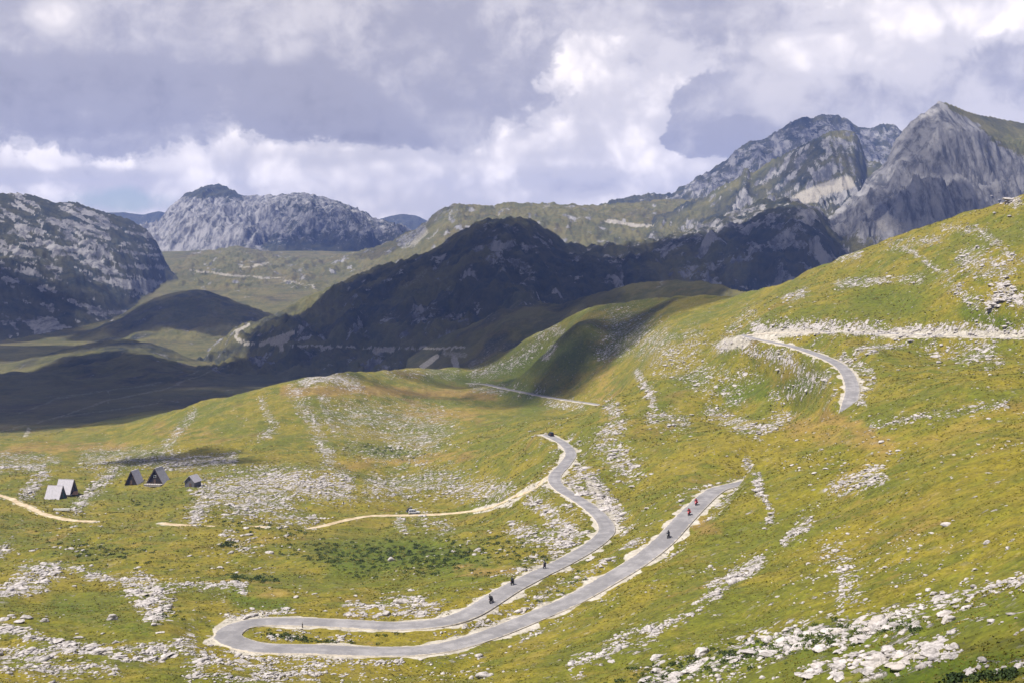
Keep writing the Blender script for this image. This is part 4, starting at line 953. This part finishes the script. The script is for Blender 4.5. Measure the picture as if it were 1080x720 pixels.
# the largest stones, each a thing of its own
BM = []
for k in range(12):
    v, f = rock_shape(4, 200 + k, (.8, .55, .42)[k % 3])
    v = v * (1 + .10 * fbm(v[:, 0] * 5 + k, v[:, 1] * 5 + v[:, 2] * 4, 3, k))[:, None]
    me = mesh_np('boulder', v, f, 3); me.materials.append(MR); BM.append(me)
def boulder(x, y, s, k, label, group=None, sx=1.3, sz=1., rz=None, sink=.15):
    o = bpy.data.objects.new('boulder', BM[k % 12]); COL.objects.link(o)
    o.location = (x, y, ground(x, y) + s * sink); o.scale = (s * sx, s, s * sz)
    o.rotation_euler = (rnd.uniform(-.2, .2), rnd.uniform(-.25, .1), rnd.gauss(.42, .35) if rz is None else rz)
    return mark(o, label, 'boulder', group)
for px, py, s, sx, lb in [(118,653,1.0,1.1,'grey boulder standing alone on the dark green grass left of the road hairpin'),(4,654,1.15,1.,'tall grey boulder at the left edge of the meadow, largest of its row'),(21,656,.85,1.3,'low grey boulder right of the tall one at the left edge'),(47,655,.6,1.5,'small flat boulder on the grass between low ones and lone boulder'),(60,677,.9,1.4,'grey boulder at the middle of the rocky line below the lone boulder'),
    (997,648,.62,1.1,'upright white boulder on grass above the bottom right rock band'),(1001,655,.45,1.4,'white boulder lying just below the upright white boulder'),(972,642,.38,1.2,'small white boulder left of the upright white boulder'),(640,538,1.9,1.3,'large white rock block in the cut bank inside the road bend'),(610,522,1.5,1.2,'pale round rock block on the bank above the dirt track junction')]:
    x, y, z = hit(px, py); boulder(x, y, s, rnd.randrange(12), lb, None, sx)
def spread(nn, pl, wd, smin, smax, label, group):
    pl = np.array(pl, float); L_ = np.r_[0, np.cumsum(np.hypot(*np.diff(pl, axis=0).T))]
    for k in range(nn):
        q = rnd.random() * L_[-1]; px = np.interp(q, L_, pl[:, 0]) + rnd.gauss(0, wd * .8); py = np.interp(q, L_, pl[:, 1]) + rnd.gauss(0, wd * .55)
        if py > 726 or px < -10 or px > 1090: continue
        x, y, z = hit(px, py)
        if np.hypot(road_p[:, 0] - x, road_p[:, 1] - y).min() < HW + 1.6: continue
        boulder(x, y, smin + (smax - smin) * rnd.random() ** 2.2, rnd.randrange(12), label, group, rnd.uniform(1.1, 2.4), rnd.uniform(.55, .95), None, rnd.uniform(-.05, .15))
spread(95, [(690,716),(780,692),(850,672),(960,655)], 16, .26, .85, 'white limestone boulder crowded in the long rock band across the bottom right slope', 'boulders of the bottom right rock band')
spread(45, [(850,708),(930,696),(1000,682)], 11, .24, .75, 'white limestone slab lying below the long rock band on the bottom right slope', 'slabs below the bottom right rock band')
spread(34, [(960,640),(1030,625),(1085,612)], 12, .18, .42, 'small white stone scattered on grass at the upper end of the bottom right rock band', 'stones at the upper end of the rock band')
spread(12, [(1020,706),(1085,702)], 4, .16, .36, 'white stone in the dark green dip at the bottom right corner', 'stones in the dip')
spread(40, [(0,662),(40,672),(75,686),(135,690),(190,688)], 6, .4, .95, 'grey limestone boulder in the broken rock line below the lone boulder', 'boulders of the lower left rock line')
spread(26, [(143,618),(160,640),(175,655)], 9, .45, 1.0, 'grey limestone boulder in the outcrop below the meadow path left of the hairpin', 'boulders of the outcrop left of the hairpin')
spread(24, [(0,625),(50,606)], 9, .5, 1.0, 'grey boulder in the rocky patch at the far left of the meadow', 'boulders of the left meadow patch')
spread(14, [(1048,325),(1058,300),(1075,315)], 7, .8, 1.9, 'pale rock block in the outcrop on the upper right hillside above the road', 'rock blocks of the upper right outcrop')
spread(8, [(1035,210),(1046,204),(1068,212)], 4, 1.6, 3.4, 'grey rock block in the outcrop on the right skyline', 'rock blocks on the right skyline')
# ------------------------------------------------------------------ low shrubs and tussocks
def leafmat(name, a, b_):
    m, h, bs = mat(name); geo = h.t.nodes.new('ShaderNodeNewGeometry'); P = geo.outputs['Position']
    n_ = h.noise(P, .22, 4, .6); n2 = h.noise(P, 3., 3, .7)
    c = h.mix((n_ + (n2 - .5) * .6).step(.3, .7), a, b_); finish(h, bs, c, .85); return m
def leaves(name, cx, cy, cz, rad, hgt, per, size, m):
    n_ = len(cx); N = n_ * per
    a = rng.normal(size=(n_, per, 3)); a /= np.linalg.norm(a, axis=2)[..., None]; rr_ = rng.uniform(.45, 1, (n_, per, 1)); a = a * rr_; a[..., 2] = np.abs(a[..., 2])
    c = np.stack([cx, cy, cz], -1)[:, None] + a * np.stack([rad, rad, hgt], -1)[:, None]
    c = c.reshape(-1, 3); sz = (np.repeat(size, per) * rng.uniform(.6, 1.3, N))[:, None]
    u_ = rng.normal(size=(N, 3)); u_ /= np.linalg.norm(u_, axis=1)[:, None]; w_ = np.cross(u_, rng.normal(size=(N, 3))); w_ /= np.linalg.norm(w_, axis=1)[:, None] + 1e-9
    v = np.stack([c - u_ * sz, c + w_ * sz * .6, c + u_ * sz, c - w_ * sz * .6], 1).reshape(-1, 3)
    f = np.arange(N * 4).reshape(-1, 4)
    me = mesh_np(name, v, f); me.materials.append(m); o = bpy.data.objects.new(name, me); COL.objects.link(o); tagk(o, 'stuff')
def from_spots(spots):
    xs_, ys_ = [], []
    for pl, wd, nn in spots:
        pl = np.array(pl, float); L_ = np.r_[0, np.cumsum(np.hypot(*np.diff(pl, axis=0).T))]
        for k in range(nn):
            q = rnd.random() * L_[-1]; px = np.interp(q, L_, pl[:, 0]) + rnd.gauss(0, wd * 1.3); py = np.interp(q, L_, pl[:, 1]) + rnd.gauss(0, wd * .5)
            if not (-20 < px < 1100 and 415 < py < 725): continue
            x, y, z = hit(px, py)
            if np.hypot(road_p[:, 0] - x, road_p[:, 1] - y).min() < HW + 1.3: continue
            if min(np.hypot(p[:, 0] - x, p[:, 1] - y).min() for p in tracks_p) < 2.6: continue
            xs_.append(x); ys_.append(y)
    xs_ = np.array(xs_); ys_ = np.array(ys_); return xs_, ys_, ground0(xs_, ys_)
x, y, z = from_spots([([(370,590),(430,586),(490,592)],18,300),([(300,580),(370,585)],12,60),([(240,608),(290,612)],4,60),([(230,575),(245,574)],3,22),([(225,552),(330,562)],6,30),([(280,667),(340,678),(400,682),(445,683)],3.5,170),([(140,531),(180,533)],3,14),([(400,668),(450,664)],2.5,40),([(60,580),(180,590)],14,60),([(500,575),(580,590)],12,60),([(380,470),(440,478)],6,50),([(170,640),(180,655)],6,30),([(640,600),(560,640)],8,20),([(700,700),(900,670)],10,60),([(640,716),(690,712),(780,690),(850,672),(960,655)],13,190),([(1000,716),(1080,712)],4,40)])
rad = rng.uniform(.35, .95, len(x)) * np.clip(y / 260, .6, 1.3)
leaves('low_shrubs', x, y, z, rad, rad * .6, 46, rad * .2, leafmat('shrub_leaves', (.024, .042, .010), (.062, .085, .018)))
wv = np.where(VIS[:r1] & (~far[:r1, :NF]) & (DD[:r1, :NF] < 640) & (PX[:r1, :NF] > -20) & (PX[:r1, :NF] < 1100) & (PYV[:r1, :NF] < 728) & (rd[:r1, :NF] > HW + .8) & (td[:r1, :NF] > 2.4) & (rkm < .5), sst(-.3, .4, fbm(X[:r1, :NF] / 16, Y[:r1, :NF] / 16, 4, 91)) + .1, 0).ravel()
x, y, z = pick(46000, wv)
rad = rng.uniform(.10, .26, len(x)) * np.clip(y / 170, .7, 2.6)
leaves('grass', x, y, z - .03, rad, rad * .6, 6, rad * .5, leafmat('tussock_blades', (.072, .074, .005), (.185, .150, .020)))
#OBJECTS-END
# ------------------------------------------------------------------ light, sky, air, camera
SUN = Vector((-.48, -.15, .865)).normalized()
sl = bpy.data.lights.new('sun', 'SUN'); sl.energy = 4.9; sl.angle = math.radians(.5); sl.color = (1, .955, .89)
so = bpy.data.objects.new('sun', sl); COL.objects.link(so); so.rotation_euler = SUN.to_track_quat('Z', 'Y').to_euler()
so.location = SUN * 3000
def clouds(lst, thin_):
    """unseen cloud lumps placed between the sun and the shaded ground, above the frame"""
    ALT = 1500.
    vs, fs = [], []; off = 0
    bm = bmesh.new(); bmesh.ops.create_icosphere(bm, subdivisions=4, radius=1.)
    bv = np.array([v.co[:] for v in bm.verts]); bf_ = np.array([[v.index for v in f.verts] for f in bm.faces]); bm.free()
    def lump(x, y, z, rx, ry, rz, seed):
        nonlocal off
        s = seed * 7.31
        nn = fbm(bv[:, 0] * 1.6 + s, bv[:, 1] * 1.6 + bv[:, 2] * .9 - s, 4, 300)
        v = bv * (1 + .55 * nn)[:, None] * np.array([rx, ry, rz]) + np.array([x, y, z])
        vs.append(v); fs.append(bf_ + off); off += len(bv)
    k = 0
    for (px, py, rx, ry) in lst:
        x, y, z = hit(px, py) if ry > 0 else W(px, py, rx)
        ry = abs(ry)
        alt = ALT if y < 3000 else 2700.
        s = (alt - z) / SUN.z
        c = Vector((x, y, z)) + SUN * s
        k += 1
        lump(c.x, c.y, c.z, rx, ry, min(rx, ry) * .22, k)
    me = mesh_np('clouds', np.concatenate(vs), np.concatenate(fs), 3)
    m, h, bs = mat('cloud_white'); finish(h, bs, (.82, .82, .85), 1.)
    bs.inputs['Alpha'].default_value = .24 if thin_ else .54
    me.materials.append(m); o = bpy.data.objects.new('clouds', me); COL.objects.link(o); tagk(o, 'stuff')
    me.polygons.foreach_set('use_smooth', np.ones(len(me.polygons), bool))
CLOUDS = [(520,280,190,230),(20,372,150,110),(90,365,90,40),(10,425,220,120),(-30,410,200,160),(505,243,150,190),(455,272,130,160),(400,290,110,150),(440,310,170,220),(600,300,190,200),(700,285,200,190),(790,270,200,220),(850,255,110,170),(370,335,150,200),(320,345,110,170),(535,345,110,100),(460,365,200,130),(350,385,190,120),(680,303,90,110),
  (180,395,170,130),(80,400,200,130),(0,400,220,120),(100,430,170,110),(0,440,170,90),(200,415,150,90),(250,395,130,90),(200,322,130,110),(160,330,100,80),(240,330,100,90),(120,345,90,80),
  (-60,310,200,180),(1000,215,80,70),(190,484,34,26),(150,486,22,14),(230,487,22,10),(1010,706,5,2.2),(1060,700,6,2.4)]  # the last two tiny lumps are added to shade the bottom right dip
THIN = [(980,190,110,150),(950,150,70,100),(1030,170,110,120),(910,220,90,100),(930,240,90,90),(890,240,80,90),(830,145,120,190),(870,135,130,160),(770,185,140,160),(700,205,160,140),(860,170,90,110),(330,235,220,220),(390,240,220,240),(430,248,160,160),(370,255,260,120),(40,330,200,140),(70,300,120,90),(450,232,260,260),
  (548,392,70,60),(585,378,60,80),(615,352,60,60),(650,338,60,60),(700,326,60,50),(605,398,40,40),(500,408,60,24),(410,409,60,14),(670,325,90,60),(720,320,60,40),(560,410,60,50)]
clouds(CLOUDS, 0); clouds(THIN, 1)
def world():
    wd = bpy.data.worlds.new('World'); S.world = wd; wd.use_nodes = True
    t = wd.node_tree; t.nodes.clear(); h = T_(t)
    out = t.nodes.new('ShaderNodeOutputWorld')
    sky = t.nodes.new('ShaderNodeTexSky'); sky.sky_type = 'NISHITA'; sky.sun_disc = False
    sky.sun_elevation = math.asin(SUN.z); sky.sun_rotation = math.atan2(SUN.x, SUN.y)
    sky.air_density = 1.; sky.dust_density = 1.
    b1 = t.nodes.new('ShaderNodeBackground'); t.links.new(sky.outputs[0], b1.inputs[0]); b1.inputs[1].default_value = .075
    tc = t.nodes.new('ShaderNodeTexCoord'); sp = t.nodes.new('ShaderNodeSeparateXYZ'); t.links.new(tc.outputs['Generated'], sp.inputs[0])
    x, y, z = [E(t, sp.outputs[i]) for i in range(3)]
    yy = y.abs().mx(.12)
    u = x / yy; v = z.mx(0.) / yy                # tangent of bearing and of height
    base = h.vec(u, v, 0.)
    wv_ = t.nodes.new('ShaderNodeTexNoise'); wv_.inputs['Scale'].default_value = 14; wv_.inputs['Detail'].default_value = 5; t.links.new(base, wv_.inputs['Vector'])
    ad = t.nodes.new('ShaderNodeVectorMath'); ad.operation = 'MULTIPLY_ADD'; t.links.new(wv_.outputs['Color'], ad.inputs[0]); ad.inputs[1].default_value = (.05, .035, 0); t.links.new(base, ad.inputs[2])
    WB = ad.outputs[0]
    st2 = h.vec(u * .55 + 3.1, v * 1.35 + 1.7, 0.)
    big = (h.noise(base, 5.5, 5, .55) - .5) * 3; wn = (h.noise(WB, 12., 7, .58) - .5) * 3; wn2 = (h.noise(st2, 13., 7, .6) - .5) * 3; fine = (h.noise(WB, 36., 6, .6) - .5) * 3
    bil = wn.abs() * .8 + fine.abs() * .55
    def blob(px, py, rx, ry, soft, am, nz):
        cx, cy = (px - CX) / F, (HOR - py) / F
        a_ = (u - cx) / (rx / F); b_ = (v - cy) / (ry / F)
        d = (a_ * a_ + b_ * b_).sqrt() + nz * am * 1.15 + big * am * .8 + fine * am * .7
        return 1 - d.step(1 - soft, 1 + soft)
    def puff(sc):
        nd = t.nodes.new('ShaderNodeTexVoronoi'); nd.feature = 'SMOOTH_F1'; nd.inputs['Scale'].default_value = sc; nd.inputs['Smoothness'].default_value = .35; t.links.new(WB, nd.inputs['Vector'])
        return .42 - E(t, nd.outputs['Distance'])
    pf_ = puff(17.) * .55 + puff(38.) * .4 + puff(80.) * .22
    val = .70 + wn * .22 + big * .08 + wn2 * .14 + fine * .12 + pf_ * .75
    for px, py, rx, ry, soft, am, nz, to in [
        (560,195,420,30,.8,.4,wn2,.80),(255,152,140,22,.5,.5,wn,.80),(100,165,110,22,.5,.5,wn2,.84),(60,186,110,8,.6,.5,wn,.62),(400,168,90,11,.6,.5,wn2,.64),(450,185,120,14,.5,.5,wn,.84),
        (110,0,620,160,.06,.18,wn,.45),(330,55,240,92,.08,.22,wn,.43),(80,100,220,42,.2,.3,wn2,.35),(400,118,120,36,.2,.3,wn,.34),(300,105,90,42,.2,.35,wn2,.35),(220,15,260,44,.5,.4,wn2,.47),(60,14,24,18,.5,.5,wn,.74),(300,40,30,24,.6,.5,wn2,.54),(520,30,120,80,.3,.4,wn,.46),(640,5,140,60,.4,.4,wn2,.52),(480,70,110,66,.25,.35,wn,.42),(590,110,62,48,.3,.4,wn2,.44),(485,140,30,22,.3,.4,wn,.46),
        (655,80,70,55,.16,.5,wn,.84),(625,150,80,40,.25,.5,wn2,.80),(745,82,60,30,.16,.5,wn,.84),(700,55,50,24,.3,.4,wn2,.60),(900,85,200,95,.4,.35,wn2,.63),
        (770,116,64,36,.08,.36,wn,.44),(825,112,80,46,.12,.4,wn2,.46),(740,138,42,28,.06,.36,wn2,.42),(800,146,84,24,.08,.34,wn,.40),(850,75,90,50,.3,.35,wn2,.54),(780,15,100,26,.4,.4,wn,.48),(900,60,60,26,.5,.4,wn,.68),(1020,95,130,40,.5,.4,wn2,.52),(1010,22,110,40,.2,.5,wn,.80),(870,55,60,20,.3,.5,wn2,.76),(1070,80,50,40,.4,.4,wn,.46),(600,190,60,14,.5,.5,wn,.62)]:
        m_ = blob(px, py, rx, ry, soft, am, nz)
        val = val * (1 - m_) + m_ * (to + wn * .10 + wn2 * .07 + fine * .075 + pf_ * (.10 + max(0., to - .46) * 1.3))
    up = v.step(.27, .6)
    val = val * (1 - up) + up * (.22 + wn2 * .2)
    ramp = t.nodes.new('ShaderNodeValToRGB'); t.links.new(val.s, ramp.inputs[0])
    cr = ramp.color_ramp; cr.interpolation = 'EASE'; cr.elements[0].position = .15; cr.elements[0].color = (.165, .163, .205, 1); cr.elements[1].position = 1.; cr.elements[1].color = (.86, .79, .75, 1)
    e = cr.elements.new(.36); e.color = (.268, .262, .312, 1); e = cr.elements.new(.58); e.color = (.47, .445, .465, 1)
    b2 = t.nodes.new('ShaderNodeBackground'); t.links.new(ramp.outputs[0], b2.inputs[0]); b2.inputs[1].default_value = 1.
    cover = (1 - blob(125, 212, 60, 12, .5, .5, wn) * .7) * (1 - up * .30)
    mx = t.nodes.new('ShaderNodeMixShader'); t.links.new(cover.s, mx.inputs[0]); t.links.new(b1.outputs[0], mx.inputs[1]); t.links.new(b2.outputs[0], mx.inputs[2])
    t.links.new(mx.outputs[0], out.inputs[0])
world()
def haze():
    bm = bmesh.new(); bmesh.ops.create_cube(bm, size=1.)
    zt, zb = 660., float(Z.min()) - 1.
    bmesh.ops.scale(bm, vec=(13960, 13960, zt - zb), verts=bm.verts); bmesh.ops.translate(bm, vec=(0, 0, (zt + zb) / 2), verts=bm.verts)
    me = bpy.data.meshes.new('haze'); bm.to_mesh(me); bm.free()
    m = bpy.data.materials.new('air'); m.use_nodes = True; t = m.node_tree; t.nodes.clear()
    o_ = t.nodes.new('ShaderNodeOutputMaterial'); pv = t.nodes.new('ShaderNodeVolumePrincipled')
    pv.inputs['Color'].default_value = (.24, .36, .84, 1); pv.inputs['Density'].default_value = 1.0e-4; pv.inputs['Anisotropy'].default_value = .0
    t.links.new(pv.outputs[0], o_.inputs['Volume'])
    me.materials.append(m); o = bpy.data.objects.new('haze', me); COL.objects.link(o); tagk(o, 'stuff')
haze()
cam = bpy.data.cameras.new('camera'); cam.sensor_width = 36; cam.lens = F / 1080 * 36; cam.shift_y = -60 / 1080.; cam.clip_end = 40000; cam.clip_start = .2
co = bpy.data.objects.new('camera', cam); COL.objects.link(co); co.location = (0, 0, 0); co.rotation_euler = (math.radians(90), 0, 0)
S.camera = co
S.render.engine = 'CYCLES'
vs_ = S.view_settings; vs_.view_transform = 'Standard'; vs_.look = 'None'; vs_.exposure = .95; vs_.gamma = 1; vs_.use_curve_mapping = False
